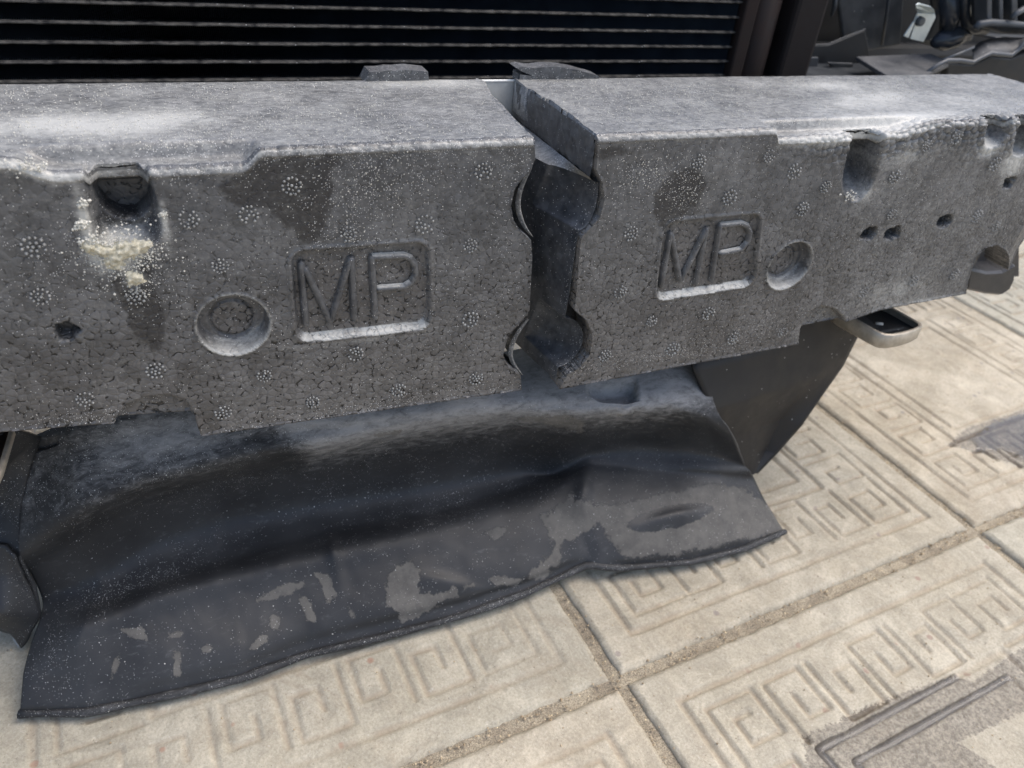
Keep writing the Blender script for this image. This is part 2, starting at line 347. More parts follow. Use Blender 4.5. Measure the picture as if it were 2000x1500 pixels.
# water in the grooves and the little puddle
def sheet(name, P, z, parent=None, dome=.0012):
    P = np.array(P); x0, y0 = P.min(0) - .004; x1, y1 = P.max(0) + .004; nx = int((x1 - x0) / .0015); ny = int((y1 - y0) / .0015)
    X, Y = np.meshgrid(np.linspace(x0, x1, nx), np.linspace(y0, y1, ny)); d = polysdf(X, Y, P) + (fbm(X * 220, Y * 220, 3) - .5) * .006
    V = np.stack([X, Y, z + dome * (1 - np.exp(np.minimum(d, .0) / .003)) - .002 * (d > 0)], -1).reshape(-1, 3); Fc = gridfaces(ny, nx); k = (d < .0012).ravel(); Fc = Fc[k[Fc].all(1)]
    us = np.unique(Fc); re = np.full(len(V), -1); re[us] = np.arange(len(us))
    return mesh(name, V[us], re[Fc], M_water, parent, True)
c0 = tile_centre(0, -1)
def strip_water(pts, wd):
    pts = [np.array(p) for p in pts]; L = []; Rr = []
    dense = []
    for a, b in zip(pts[:-1], pts[1:]):
        m = max(2, int(np.linalg.norm(b - a) / .0025)); dense += [a + (b - a) * t for t in np.linspace(0, 1, m, endpoint=False)]
    dense.append(pts[-1]); dense = np.array(dense)
    for k, p in enumerate(dense):
        t = dense[min(k + 2, len(dense) - 1)] - dense[max(k - 2, 0)]; t = t / np.linalg.norm(t); nrm = np.array([-t[1], t[0]])
        j1 = wd * (1 + .22 * (vnoise(k * .31, 4.5, 7) - .5) * 2); j2 = wd * (1 + .5 * (vnoise(k * .27, 9.5, 8) - .5))
        L.append(p + nrm * j1); Rr.append(p - nrm * j2)
    n = len(L); V = []; 
    for a, b in zip(L, Rr):
        for f, dz in ((0, -.0014), (.08, -.0005), (.92, -.0005), (1, -.0014)):
            q = a + (b - a) * f; wq = c0 + q[0] * E1 + q[1] * E2; V.append((wq[0], wq[1], dz))
    return np.array(V), gridfaces(n, 4)
h1, h2 = GW - .0955, GW - .1125
for lab, pts, wd in (('long thin run of water standing in the outer of two wet tile grooves', [(-h1 + .001, h1 - .13), (-h1, h1), (-h1 + .145, h1)], .0036),
                     ('long thin run of water standing in the inner of two wet tile grooves', [(-h2 , h2 - .13), (-h2, h2), (h2, h2)], .0036)):
    V, Fc = strip_water(pts, wd); tag(mesh('water_run', V, Fc, M_water, None, True), lab, kind='structure')
pud = [onz(*p)[:2] for p in [(1868, 873), (1876, 869), (1890, 880), (1905, 872), (1893, 860), (1908, 850), (1922, 832), (1948, 822), (1975, 812), (2010, 806), (2060, 812), (2080, 850), (2040, 900), (2000, 905), (1985, 888), (1960, 878), (1935, 882), (1905, 878)]]
tag(sheet('puddle', pud, -.0001), 'small clear puddle on the tile at the right edge', kind='structure')
# grit and pebbles in the joints
mb = MB()
def crumb(mb, c, r):
    V = [(1, 0, 0), (-1, 0, 0), (0, 1, 0), (0, -1, 0), (0, 0, 1), (0, 0, -1)]
    V = [np.array(c) + np.array(v) * r * random.uniform(.6, 1.2) for v in V]
    mb.add(V, [[0, 2, 4], [2, 1, 4], [1, 3, 4], [3, 0, 4], [2, 0, 5], [1, 2, 5], [3, 1, 5], [0, 3, 5]])
for k in range(5200):
    if random.random() < .5: i = random.choice((0, 1, -1)); a = random.uniform(-.7, 1.6); q = ORG[:2] + (i * TP + random.gauss(0, .0045)) * E1 + a * E2
    else: i = random.choice((0, 0, 1, -1)); a = random.uniform(-.7, 1.6); q = ORG[:2] + (i * TP + random.gauss(0, .005)) * E2 + a * E1
    crumb(mb, (q[0], q[1], -.0028 + random.uniform(0, .0016)), random.choice((.0006, .0009, .0013)))
for k in range(1500):
    q = (random.uniform(-.35, 1.1), random.uniform(-.05, .7)); crumb(mb, (q[0], q[1], .0006), random.choice((.0004, .0006, .0009)))
grit = mb.build('joint_grit', simple('grit', (.3, .22, .13), (.62, .5, .34), .8, scale=200)); tag(grit, 'sand grains lying along the tile joints', kind='stuff')

# ================================================================== FOAM ABSORBER, broken in two
ZT, Y0, YB, RF = .3616, .36, .471, .0045
QF = RF * math.pi / 4
ZB = F(1020, 760)[1]
def sz(z): return ZT - z - RF + QF           # z on the face -> developed coordinate s
XE = .642
notchL = F(385, 830)[0]; notchR = F(1572, 655)[0]; zstepL = F(160, 828)[1]; zstepR = F(1700, 605)[1]
left_edge = [F(*p) for p in [(1045, 282), (1046, 312), (1036, 334), (1020, 350), (1006, 368), (998, 400), (1003, 430), (1018, 452), (1037, 468), (1040, 500), (1037, 560), (1034, 606), (1030, 617), (1008, 640), (990, 664), (983, 694), (994, 718), (1017, 733), (1019, 762)]]
right_edge = [F(*p) for p in [(1167, 275), (1166, 318), (1163, 332), (1176, 356), (1181, 388), (1172, 424), (1152, 446), (1134, 464), (1131, 500), (1124, 590), (1121, 605), (1146, 628), (1158, 656), (1152, 694), (1132, 718), (1108, 732), (1092, 760)]]
boxL = [F(*p) for p in [(563, 500), (842, 479), (846, 636), (574, 664)]]; boxR = [F(*p) for p in [(1295, 443), (1489, 424), (1476, 552), (1280, 582)]]
def rbox(px, pz, P, r):
    P = np.array(P); c = P.mean(0); P2 = c + (P - c) * (1 - 2 * r / np.linalg.norm(P[0] - P[2]) * 1.45); return polysdf(px, pz, P2) - r
cL, cR = F(457, 637), F(1543, 520); rL = abs(F(530, 637)[0] - F(387, 637)[0]) / 2
def vor2(x, y, cell, seed):
    """F1 and F2-F1 of a jittered grid, numpy"""
    gx = x / cell; gy = y / cell; r = np.random.default_rng(seed).random((512, 512, 2)); ix = np.floor(gx).astype(int); iy = np.floor(gy).astype(int)
    f1 = np.full(x.shape, 9.); f2 = np.full(x.shape, 9.)
    for a in (-1, 0, 1):
        for b in (-1, 0, 1):
            jx = ix + a; jy = iy + b; o = r[jx % 512, jy % 512]; d = np.hypot(jx + .1 + .8 * o[..., 0] - gx, jy + .1 + .8 * o[..., 1] - gy)
            f2 = np.minimum(f2, np.maximum(f1, d)); f1 = np.minimum(f1, d)
    return f1, f2 - f1
def blob(x, y, cx, cy, rx, ry, ang=0):
    c, s = math.cos(ang), math.sin(ang); dx = x - cx; dy = y - cy
    return np.exp(-(((dx * c + dy * s) / rx) ** 2 + ((-dx * s + dy * c) / ry) ** 2))
HOLES = [(F(130, 650), .0052, .0048, .008), (F(1700, 457), .0075, .0050, .010), (F(1746, 457), .0078, .0050, .010), (F(1848, 433), .0078, .0050, .010), (F(1973, 357), .006, .0045, .01)]
XLg0, XLg1 = F(35, 300)[0], onz(500, 288, ZT)[0]; XRg0, XRg1 = onz(1530, 255, ZT)[0], F(1800, 250)[0]
HL = ZT - F(300, 330)[1]; HR = ZT - F(1600, 272)[1]
def foam_half(name, xs, side, parent):
    vs = np.concatenate([np.linspace(-(YB - Y0) + 0, -.016, 46, endpoint=False), np.arange(-.016, .012, .0007), np.arange(.012, sz(ZB) + .013, .0008)])
    X, S = np.meshgrid(xs, vs)
    # base section
    th = (np.clip(S, -QF, QF) + QF) / (2 * QF) * (math.pi / 2)
    Y = Y0 + RF - RF * np.sin(th) + np.where(S < -QF, -S - QF, 0); Z = ZT - RF + RF * np.cos(th) - np.where(S > QF, S - QF, 0)
    NY = -np.sin(th); NZ = np.cos(th)
    YS = Y.copy(); ZS = Z.copy()
    # rebates along the top front edge
    m = (ss(XLg0 - .006, XLg0 + .012, X) * (1 - ss(XLg1 - .007, XLg1 + .003, X))) * HL * 1.0 + (ss(XRg0 - .001, XRg0 + .004, X) * (1 - ss(XRg1 - .02, XRg1 + .02, X))) * HR * .8
    W = .014
    wt = ss(-W - .003, -W + .002, S) * (1 - ss(.010, .034, S))
    Z = Z - m * wt
    fx, fz = X, np.where(S > -QF, Z, 10.)      # face coordinates of every vertex
    disp = np.zeros_like(X)
    face = S > 0
    low = np.zeros_like(X); bead = np.clip(.35 + .65 * ss(ZT - .03, ZT - .11, fz) * 1.2, 0, 1) * np.where(S < -QF, .35, 1)
    # pocket at the left
    def pocket(P, depth, wtop, wbot, smin=-.03):
        P = [(a, b + (.03 if (b > ZT - .014 and smin < 0) else 0)) for a, b in P]
        for _ in range(2): P = [q for a, b in zip(P, P[1:] + P[:1]) for q in (np.array(a) * .75 + np.array(b) * .25, np.array(a) * .25 + np.array(b) * .75)]
        fzz = np.where(S > -QF, Z, ZT - .010); d = polysdf(fx, fzz, P); zb = min(p[1] for p in P)
        return depth * (1 - ss(-wtop, .0002, d)) * np.clip(.12 + .88 * ss(0, wbot, fzz - zb), 0, 1) * (S > smin)
    pk = np.zeros_like(X)
    PL = [F(*p) for p in [(204, 296), (190, 325), (172, 352), (165, 385), (166, 430), (180, 480), (212, 506), (262, 508), (302, 490), (322, 452), (318, 410), (304, 370), (280, 340), (258, 322), (248, 296)]]
    pk = np.maximum(pk, pocket(PL, .0125, .0060, .012)); hc = F(240, 388); hrx = F(301, 388)[0] - hc[0]; hrz = hc[1] - F(240, 455)[1]; hr_ = np.hypot((fx - hc[0]) / hrx, (fz - hc[1]) / hrz) + (fbm(X * 400, S * 400, 6, 2) - .5) * .08
    pk = np.maximum(pk, np.where(S > QF, .036 * (1 - ss(.84, 1.02, hr_)), 0)); hole = (hr_ < .95) * (S > QF)
    PR = [F(*p) for p in [(1668, 262), (1660, 290), (1650, 330), (1646, 365), (1655, 392), (1672, 400), (1690, 385), (1712, 350), (1720, 315), (1712, 285), (1716, 258)]]
    pk = np.maximum(pk, pocket(PR, .026, .0034, .018))
    PQ = [F(*p) for p in [(1916, 214), (1912, 240), (1908, 268), (1918, 288), (1940, 294), (1962, 280), (1972, 250), (1972, 214)]]
    pk = np.maximum(pk, pocket(PQ, .020, .004, .012))
    PS = [F(*p) for p in [(1976, 250), (1974, 300), (1990, 312), (2012, 300), (2015, 250)]]
    pk = np.maximum(pk, pocket(PS, .012, .004, .006))
    PB = [F(*p) for p in [(1893, 600), (1899, 530), (1908, 502), (1926, 484), (1950, 478), (1965, 492), (1974, 520), (1978, 560), (1970, 600)]]

    # shallow arches under the bottom edge
    for P, dp in (([(225, 822), (250, 792), (285, 777), (330, 773), (362, 783), (380, 812), (388, 860), (220, 860)], .007), ([(1566, 640), (1580, 612), (1606, 598), (1634, 606), (1650, 622), (1660, 660), (1560, 680)], .007)):
        P = [F(*p) for p in P]; disp -= dp * (1 - ss(-.0018, .0006, polysdf(fx, fz, P)))
    # emblem frames and round dishes
    edge_dust_lit = np.zeros_like(X)
    for P in (boxL, boxR):
        d = rbox(fx, fz, P, .0075); c = np.mean(P, 0); dn = np.clip((c[1] - fz) / .02, 0, 1); dd = .0034; disp += .0007 * (1 - ss(.0004, .0016, np.abs(d - .0012)))
        disp -= dd * (1 - ss(-(.0012 + .0016 * dn), .0003, d)); low += (1 - ss(-.003, 0, d)) * .7; edge_dust_lit = np.maximum(edge_dust_lit, (d > -.0030) * (d < .0008) * ss(.35, .95, np.gradient(d, vs, axis=0)) * (.25 + .6 * fbm(X * 200, S * 200, 12, 2)))  # upward frame edges paled: real dust plus painted light from above
    for c, sg in ((cL, 1), (cR, -1)):
        d = np.hypot(fx - c[0], fz - c[1]) - rL; fl = np.hypot(fx - c[0] , fz - c[1] ) - rL * .62
        up = ss(-.2, .9, (c[1] - fz) / rL); disp -= .0078 * (1 - ss(-(.0014 + .0036 * up), .0001, d)); disp -= .0016 * (1 - ss(.0002, .0011, np.abs(fl)))
        disp += .0008 * (1 - ss(.0003, .0012, np.abs(d - .0007))); low += (fl < 0) * .8; edge_dust_lit = np.maximum(edge_dust_lit, (d < .0006) * (d > -.005) * ss(.1, .9, (c[1] - fz) / rL) * .40 + .25 * (1 - ss(.0004, .0012, np.abs(d - .0006)))); bead = np.where((d < 0) & (fl > 0), .2, bead)  # pale lower wall and rim: light on the dish painted into the colour
    crk = np.zeros_like(X)
    for c, rx, rz, dp in HOLES:
        a = np.arctan2(fz - c[1], fx - c[0]); rr = 1 + .22 * (vnoise(a * 2.2 + 7, c[0] * 50 + 0 * a, 3) - .5) * 2
        d = np.hypot((fx - c[0]) / rx, (fz - c[1]) / rz) - rr; h = 1 - ss(-.22, .08, d)
        disp -= dp * h; crk = np.maximum(crk, h * .7)
    # one slit line standing in the left hole
    # loose beads on the worn top edge at the right, faint elsewhere
    f1, fe = vor2(X, S + .3, .0052, 5)
    beadamp = ss(F(1500, 255)[0], F(1700, 250)[0], X) * blob(X * 0, S, 0, 0.0025, 1, .014) * 1.0
    beadamp = np.maximum(beadamp, ss(F(1900, 230)[0], F(1935, 230)[0], X) * blob(X * 0, S, 0, .006, 1, .02))
    beadamp = np.maximum(beadamp, .28 * blob(X * 0, S, 0, 0.0, 1, .007) * (X < .5))
    disp += beadamp * .0016 * (.55 - np.clip(f1, 0, .8) ** 2 * 1.6) - beadamp * .0010 * (1 - ss(0, .16, fe))
    crk = np.maximum(crk, beadamp * (1 - ss(.02, .10, fe)) * .9); bead = bead * (1 - np.clip(beadamp * 1.3, 0, 1))
    disp += (fbm(X * 60, S * 60, 31, 3) - .5) * .0007
    Y = Y + NY * disp; Z = Z + NZ * disp
    pk = np.where(S > QF, np.minimum(pk, W - .0012 + 1.6 * np.clip(ZT - .0125 - fz, 0, 1)), pk)
    ins_ = ss(.0005, .004, pk) * (S > -W + .0012) * (S < QF); Z = Z - ins_ * (S + W - .0012) / (W + QF) * .0045
    Y = np.where((pk > .0005) & (S > -W + .0012), np.maximum(Y, Y0 + np.where(S < QF, np.minimum(pk, W - .0012), pk)), Y); 
    # dirt, dark patches, and light painted into the top and upward edges
    dust = edge_dust_lit * 1.0; dark = np.zeros_like(X); top = S < -QF
    speck = np.where(top, .62, .12) * (.15 + 3.2 * np.clip(fbm(X * 26, S * 26, 17, 4) - .36, 0, .5))
    dust += np.where(top, .52, 0) + .38 * blob(X * 0, S, 0, -.001, 1, .004)  # fine dust plus painted sky reflection on top; edge highlight painted along the front
    def TP2(px, py): p = onz(px, py, ZT); return p[0], -(p[1] - Y0)
    for (px, py, rx, ry, am, an) in ((235, 245, .030, .014, .34, 0), (60, 240, .03, .012, .35, 0), (330, 225, .02, .012, .3, 0), (1690, 195, .05, .014, .35, -.35), (1620, 165, .04, .010, .25, 0), (1740, 232, .05, .009, .75, -.1), (1860, 200, .05, .02, .2, 0), (860, 160, .04, .01, .3, 0)):
        a, b = TP2(px, py); dust += am * blob(X, S, a, b, rx, ry, an)
    FC = lambda px, py: (F(px, py)[0], sz(F(px, py)[1]))
    for (px, py, rx, ry, am) in ((560, 360, .021, .017, 1.0), (600, 420, .012, .020, .75), (600, 310, .018, .006, .9), (470, 350, .014, .01, .6), (250, 560, .007, .035, .85), (300, 620, .007, .030, .7), (235, 440, .02, .02, .5), (1310, 400, .016, .020, .8), (1345, 370, .014, .013, .8), (1190, 300, .02, .006, .7), (860, 330, .018, .008, .5), (1700, 290, .012, .015, .6), (1960, 300, .012, .01, .4)):
        a, b = FC(px, py); dark += am * blob(X, S, a, b, rx, ry)
    for (px, py, rx, ry, am) in ((235, 490, .012, .006, .95), (225, 515, .007, .005, .7), (165, 430, .0025, .017, .7), (262, 545, .004, .004, .8), (320, 430, .002, .012, .6), (60, 320, .012, .003, .6), (1690, 380, .008, .006, .3), (1935, 290, .009, .006, .6), (1985, 320, .012, .012, .6), (1770, 300, .03, .008, .2), (1750, 570, .03, .012, .22), (1820, 590, .035, .004, .4), (1600, 255, .03, .004, .3), (700, 665, .04, .0030, .15)):
        a, b = FC(px, py); dust += am * blob(X, S, a, b, rx, ry)
    for (px, py, rx, ry, am) in ((760, 350, .035, .012, .8), (680, 450, .02, .02, .5), (1260, 340, .018, .012, .9), (1340, 370, .012, .02, .9), (1010, 340, .012, .03, .5), (230, 500, .03, .02, .8), (150, 820, .03, .005, .9), (1270, 700, .07, .005, 1.), (700, 800, .10, .005, .7), (300, 560, .012, .02, .4), (1480, 640, .05, .01, .35), (560, 290, .12, .008, .5), (850, 280, .12, .007, .7)):
        a, b = FC(px, py); speck += am * blob(X, S, a, b, rx, ry)
    dust = dust * (1 - .9 * hole); speck = speck * (1 - .7 * hole)
    # paler streaked face towards the right end
    grey = ss(.36, .5, X) * (S > 0) * .16 + blob(X, S, .44, .05, .03, .06) * .12; dust += grey * .45
    low = np.clip(low + ss(ZT - .03, ZB, fz) * .9 * (1 - .6 * ss(.35, .5, X)), 0, 1); 
    # outline in developed coordinates
    A = [(x, sz(z)) for x, z in (left_edge if side == 'L' else right_edge)]
    if side == 'L':
        T = [onz(*p, ZT) for p in [(930, 152), (948, 160), (962, 186), (985, 208), (1000, 226), (1028, 255)]]
        inner = [(p[0], -(p[1] - Y0)) for p in T] + A
        outer = [(xs[0] - .01, sz(zstepL) + .004), (xs[0] - .01, -.12)]
        bot = [(notchL + .001, sz(F(404, 850)[1])), (notchL - .0006, sz(F(380, 816)[1])), (F(374, 817)[0], sz(F(374, 817)[1])), (F(240, 827)[0], sz(F(240, 827)[1])), (F(160, 831)[0], sz(F(160, 831)[1])), (F(0, 844)[0], sz(F(0, 844)[1]))]
        P = inner[:1] and [(inner[0][0], -.12)] + inner + bot + outer
    else:
        T = [onz(*p, ZT) for p in [(1012, 158), (1030, 172), (1042, 176), (1060, 190), (1078, 196), (1100, 214), (1118, 224), (1140, 244), (1160, 258)]]
        inner = [(p[0], -(p[1] - Y0)) for p in T] + A
        bot = [(notchR - .003, sz(F(1558, 673)[1])), (notchR, sz(F(1575, 650)[1])), (notchR + .002, sz(F(1578, 645)[1])), (F(1650, 630)[0], sz(F(1650, 630)[1])), (F(1720, 606)[0], sz(F(1720, 606)[1])), (F(1880, 575)[0] + .004, sz(F(1880, 575)[1])), *[(F(*p)[0], sz(F(*p)[1])) for p in [(1891, 550), (1899, 526), (1908, 502), (1926, 485), (1948, 479), (1965, 490), (1976, 512), (1981, 535)]], (F(1984, 535)[0], sz(F(1984, 535)[1])), (F(1999, 492)[0], sz(F(1999, 492)[1])), (XE, sz(.30)), (XE + .004, 0.), (XE, -.085), (.634, -.12)]
        P = [(inner[0][0] + .002, -.12)] + inner + bot
    d = polysdf(X, S, P); d += (fbm(X * 300, S * 300, 77, 2) - .5) * .0005
    gy_, gx_ = np.gradient(d, vs, xs); keep = d < .0002
    step = .0008
    near = np.abs(d) < step * .62
    gn = np.hypot(gx_, gy_) + 1e-9
    mvx = np.where(near, -d * gx_ / gn ** 2, 0); mvs = np.where(near, -d * gy_ / gn ** 2, 0)
    keep = (d < 0) | near
    X2 = X + np.clip(mvx, -step, step); 
    sface = S > QF
    Z = Z - np.where(sface, np.clip(mvs, -step, step), 0); Y = Y - np.where(S < -QF, np.clip(mvs, -step, step), 0)
    # soft edge round the outline, and a slight rounding of the rim
    rim = (1 - ss(-.0016, 0, d)) * .0008; Y = Y + np.where(sface, rim, 0); Z = Z - np.where(top, rim, 0)
    dust += np.where(face, (1 - ss(-.0012, .0, d)) * .30, 0); 
    # bend the far right end backwards a little
    Y = Y + np.where(X > .60, (X - .60) * .35, 0) * np.clip(1 - (Y - Y0) / .1, 0, 1)
    V = np.stack([X2, Y, Z], -1).reshape(-1, 3); Fc = gridfaces(*X.shape); k = keep.ravel(); Fc = Fc[k[Fc].all(1)]
    # boundary skirt
    e = np.concatenate([Fc[:, [0, 1]], Fc[:, [1, 2]], Fc[:, [2, 3]], Fc[:, [3, 0]]]); key = np.sort(e, 1); kk = key[:, 0].astype(np.int64) * len(V) + key[:, 1]
    u, idx, cnt = np.unique(kk, return_index=True, return_counts=True); be = e[idx[cnt == 1]]
    bv = np.unique(be); mp = np.full(len(V), -1); N0 = len(V); mp[bv] = np.arange(len(bv)) + N0
    B = V[bv].copy(); sv = S.ravel()[bv]; B[:, 1] += np.where(sv > 0, .024, 0); B[:, 2] -= np.where(sv > 0, 0, .02)
    B[:, 1] = np.where((sv > -.01) & (sv <= 0), B[:, 1] + .01, B[:, 1])
    V = np.vstack([V, B]); Fs = np.stack([be[:, 1], be[:, 0], mp[be[:, 0]], mp[be[:, 1]]], 1); Fc = np.vstack([Fc, Fs])
    at = {}
    for nm, a in dict(bead=bead, dark=np.clip(dark, 0, 1), dust=np.clip(dust, 0, 1.2), speck=np.clip(speck, 0, 1), low=low, crack=np.clip(crk, 0, 1)).items():
        a = a.ravel(); at[nm] = np.concatenate([a, a[bv] if nm != 'crack' else a[bv] * 0])
    # drop unused vertices
    us = np.unique(Fc); re = np.full(len(V), -1); re[us] = np.arange(len(us)); V = V[us]; Fc = re[Fc]; at = {k2: a[us] for k2, a in at.items()}
    Fc = Fc[:, ::-1] if False else Fc
    o = mesh(name, V, Fc, M_foam, parent, True, at)
    return o
rootL = empty('foam_absorber', (0, .4, ZB), 'left half of the snapped dark grey foam crash absorber, with powder crusted in its hollow', 'foam absorber', 'snapped halves of the foam absorber')
rootR = empty('foam_absorber', (.4, .4, ZB), 'right half of the snapped dark grey foam crash absorber, its broken wall facing the gap', 'foam absorber', 'snapped halves of the foam absorber')
foam_half('skin', np.arange(-.262, .186, .0008), 'L', rootL)
foam_half('skin', np.arange(.196, XE + .006, .0008), 'R', rootR)
# bodies behind the skins (the solid foam, back from the skirts)
def foam_attrs(n, **k): return {a: np.full(n, k.get(a, 0.)) for a in ('bead', 'dark', 'dust', 'speck', 'low', 'crack')}
def solid(name, P, d, parent, mat=M_foam, **k):
    mb = MB().prism(P, d); o = mb.build(name, mat, parent)
    for a, v in foam_attrs(len(o.data.vertices), **k).items():
        at = o.data.attributes.new(a, 'FLOAT', 'POINT'); at.data.foreach_set('value', v.astype(np.float32))
    return o
solid('inner_block', [(-.262, .388, ZT - .012), (-.262, YB - .001, ZT - .012), (-.262, YB - .001, zstepL + .004), (-.262, .388, zstepL + .004)], (.262 + F(985, 690)[0] - .004, 0, 0), rootL, bead=.5)
solid('recess_upper', [ony(*p, .405) for p in [(1870, 440), (1990, 440), (1990, 540), (1880, 540)]], (0, .03, 0), rootR, dark=.8)  # deep cavity darkened: its shade is painted into the foam colour
solid('recess_lower', [ony(*p, .385) for p in [(1895, 524), (1930, 532), (1960, 530), (1985, 516), (1984, 545), (1974, 566), (1956, 578), (1925, 575), (1888, 566)]], (0, .03, 0), rootR, dark=.7).modifiers.new('b', 'BEVEL').width = .002  # wall face in shadow, the shade painted in as dark foam
# the broken wall of the right half: upper strip, ledge, dark lower wall with two scoops
def wallgrid(name, ny, nz, fn, parent, mat, **k):
    a, b = np.meshgrid(np.linspace(0, 1, ny), np.linspace(0, 1, nz)); P = fn(a, b); V = np.stack(P[:3], -1).reshape(-1, 3)
    at = foam_attrs(len(V), **k)
    if len(P) > 3:
        for kk, v in P[3].items(): at[kk] = v.ravel()
    return mesh(name, V, gridfaces(nz, ny), mat, parent, True, at)
def upper(a, b):
    y = Y0 + .002 + a * .104; z = ZT - .0012 - b * .0225 - (1 - a) * 0; 
    x = .2078 - a * .0035 + (fbm(a * 14, b * 3, 5) - .5) * .0024 + (b ** 2) * .0005
    z = z + (b < .01) * (fbm(a * 30, b, 8) - .5) * .0
    return x, y, z, dict(dust=.12 + .25 * fbm(a * 12, b * 5, 3) * 1.0)
ZL = ZT - .0235
wallgrid('broken_wall', 120, 24, upper, rootR, M_foam, dark=.15, speck=.1, bead=.0)
def core_x(y, z):
    t = (y - .36)
    xb = .2068 - .30 * np.clip(t, 0, 1) * (1 - .4 * ss(.30, .2, z))
    zc1, zc2 = F(1165, 392)[1], F(1140, 668)[1]
    e1 = np.clip(1 - ((z - zc1) / .0185) ** 2, 0, 1) ** .5 * .0088; e2 = np.clip(1 - ((z - zc2) / .0185) ** 2, 0, 1) ** .5 * .0150
    g = lambda y_, dd: np.clip(1 - np.clip((y_ - .362) / dd, 0, 1) ** 2, 0, 1) ** .5
    sc = e1 * g(y + (z - zc1) * .35, .034) + e2 * g(y + (z - zc2) * .35, .034)
    return xb + sc
def lower(a, b):
    zt_ = ZL - .004; y = Y0 + .0022 + a * .104; z = zt_ + (ZB + .0005 - zt_) * b
    x = core_x(y, z) + (fbm(a * 6, b * 10, 21) - .5) * .0010
    rimd = (1 - ss(0, .025, a)) * .35
    return x, y, z, dict(dust=rimd + .10 * fbm(a * 9, b * 16, 2), speck=.08 + .4 * (1 - ss(0, .1, a)))
wallgrid('melted_core', 150, 230, lower, rootR, M_core, bead=0.)
def ledge(a, b):
    y = Y0 + .0022 + a * .104; z = ZL - .004 * b - .0006 * np.sin(b * 3); x0 = .2072 - a * .0035; x1 = core_x(y, np.full_like(y, ZL - .004)); x = x0 + (x1 - x0) * b + (fbm(a * 20, b * 2, 9) - .5) * .0006
    return x, y, z, dict(dust=.45 + .2 * fbm(a * 20, b * 3, 4))
wallgrid('ledge', 100, 8, ledge, rootR, M_foam, speck=.4)
solid('inner_block', [(.214, .392, ZL - .01), (.214, YB - .001, ZL - .01), (.214, YB - .001, zstepR + .004), (.214, .392, zstepR + .004)], (.40, 0, 0), rootR, bead=.5)
# thin torn rims just inside the round cut-outs of the left half
for pts in ([(1038, 326), (1026, 345), (1013, 368), (1006, 400), (1012, 428), (1026, 452), (1040, 464)], [(1032, 622), (1012, 645), (996, 672), (992, 698), (1002, 718), (1020, 734)]):
    P = [ony(px, py, .366) for px, py in pts]; V = []; n = len(P); c = np.mean(P, 0) + np.array([.012, 0, 0])
    from_in = []
    for k, p in enumerate(P):
        t = math.sin(math.pi * k / (n - 1)); q = p + (c - p) / np.linalg.norm(c - p) * (.0012 + .0028 * t)
        V += [p + np.array([0, .001, 0]), (p + q) / 2 - np.array([0, .0006, 0]), q, q + np.array([.0, .020, 0])]
    o = mesh('torn_rim', V, gridfaces(n, 4), M_foam, rootL, True, foam_attrs(len(V), dust=.45, speck=.6))
    md = o.modifiers.new('sub', 'SUBSURF'); md.levels = 2; md.render_levels = 2
# moulded letters
def letter(strokes, wpx, parent, yb=Y0 + .0034):
    mb = MB(); LD = []
    for st in strokes:
        P = np.array([F(*p) for p in st]); dense = [P[0]]
        for a, b in zip(P[:-1], P[1:]): dense += [a + (b - a) * t for t in np.linspace(0, 1, 7)[1:]]
        D = np.array(dense); w2 = wpx; V = []; n = len(D); K = 8
        T = np.gradient(D, axis=0); T /= np.linalg.norm(T, axis=1)[:, None]
        D = np.vstack([D[0] - T[0] * w2 * .9, D[0] - T[0] * w2 * .6, D, D[-1] + T[-1] * w2 * .6, D[-1] + T[-1] * w2 * .9]); T = np.vstack([T[0], T[0], T, T[-1], T[-1]])
        sc = [0.15, .78] + [1] * n + [.78, .15]
        for p, t, s2 in zip(D, T, sc):
            nn = np.array([-t[1], t[0]])
            for q in np.linspace(-1, 1, K):
                h = (1 - abs(q) ** 2.6) ** .8 * .0027 * min(1, s2 * 1.1) + (random.random() - .5) * .00018; pp = p + nn * q * w2 * s2; V.append((pp[0], yb + .0004 - h, pp[1])); LD.append(.12 + .75 * max(0, nn[1] * q) ** 1.0 * (abs(q) > .3) + (.4 if s2 < .9 and t[1] > 0 and p is D[-1] else 0))  # upper sides of strokes paled: light from above painted in as dust tone
        mb.add(V, gridfaces(len(D), K).tolist())
    o = mesh('letter', mb.V, mb.F, M_foam, parent, True, {**foam_attrs(len(mb.V), bead=.25, speck=.1), 'dust': np.array(LD)}); return o
lw = .0021
letter([[(590, 520), (599, 638)], [(598, 532), (646, 632)], [(686, 512), (650, 628)], [(689, 512), (694, 626)]], lw, rootL)['label'] = 'raised letter M'
letter([[(729, 508), (735, 624)], [(732, 507), (790, 504), (804, 509), (813, 522), (815, 540), (807, 556), (792, 565), (742, 569)]], lw, rootL)['label'] = 'raised letter P'
letter([[(1314, 461), (1296, 562)], [(1316, 464), (1332, 550)], [(1384, 452), (1336, 548)], [(1384, 454), (1364, 556)]], lw, rootR)['label'] = 'raised letter M'
letter([[(1411, 445), (1394, 551)], [(1413, 444), (1452, 440), (1464, 445), (1470, 458), (1466, 475), (1452, 491), (1413, 499)]], lw, rootR)['label'] = 'raised letter P'
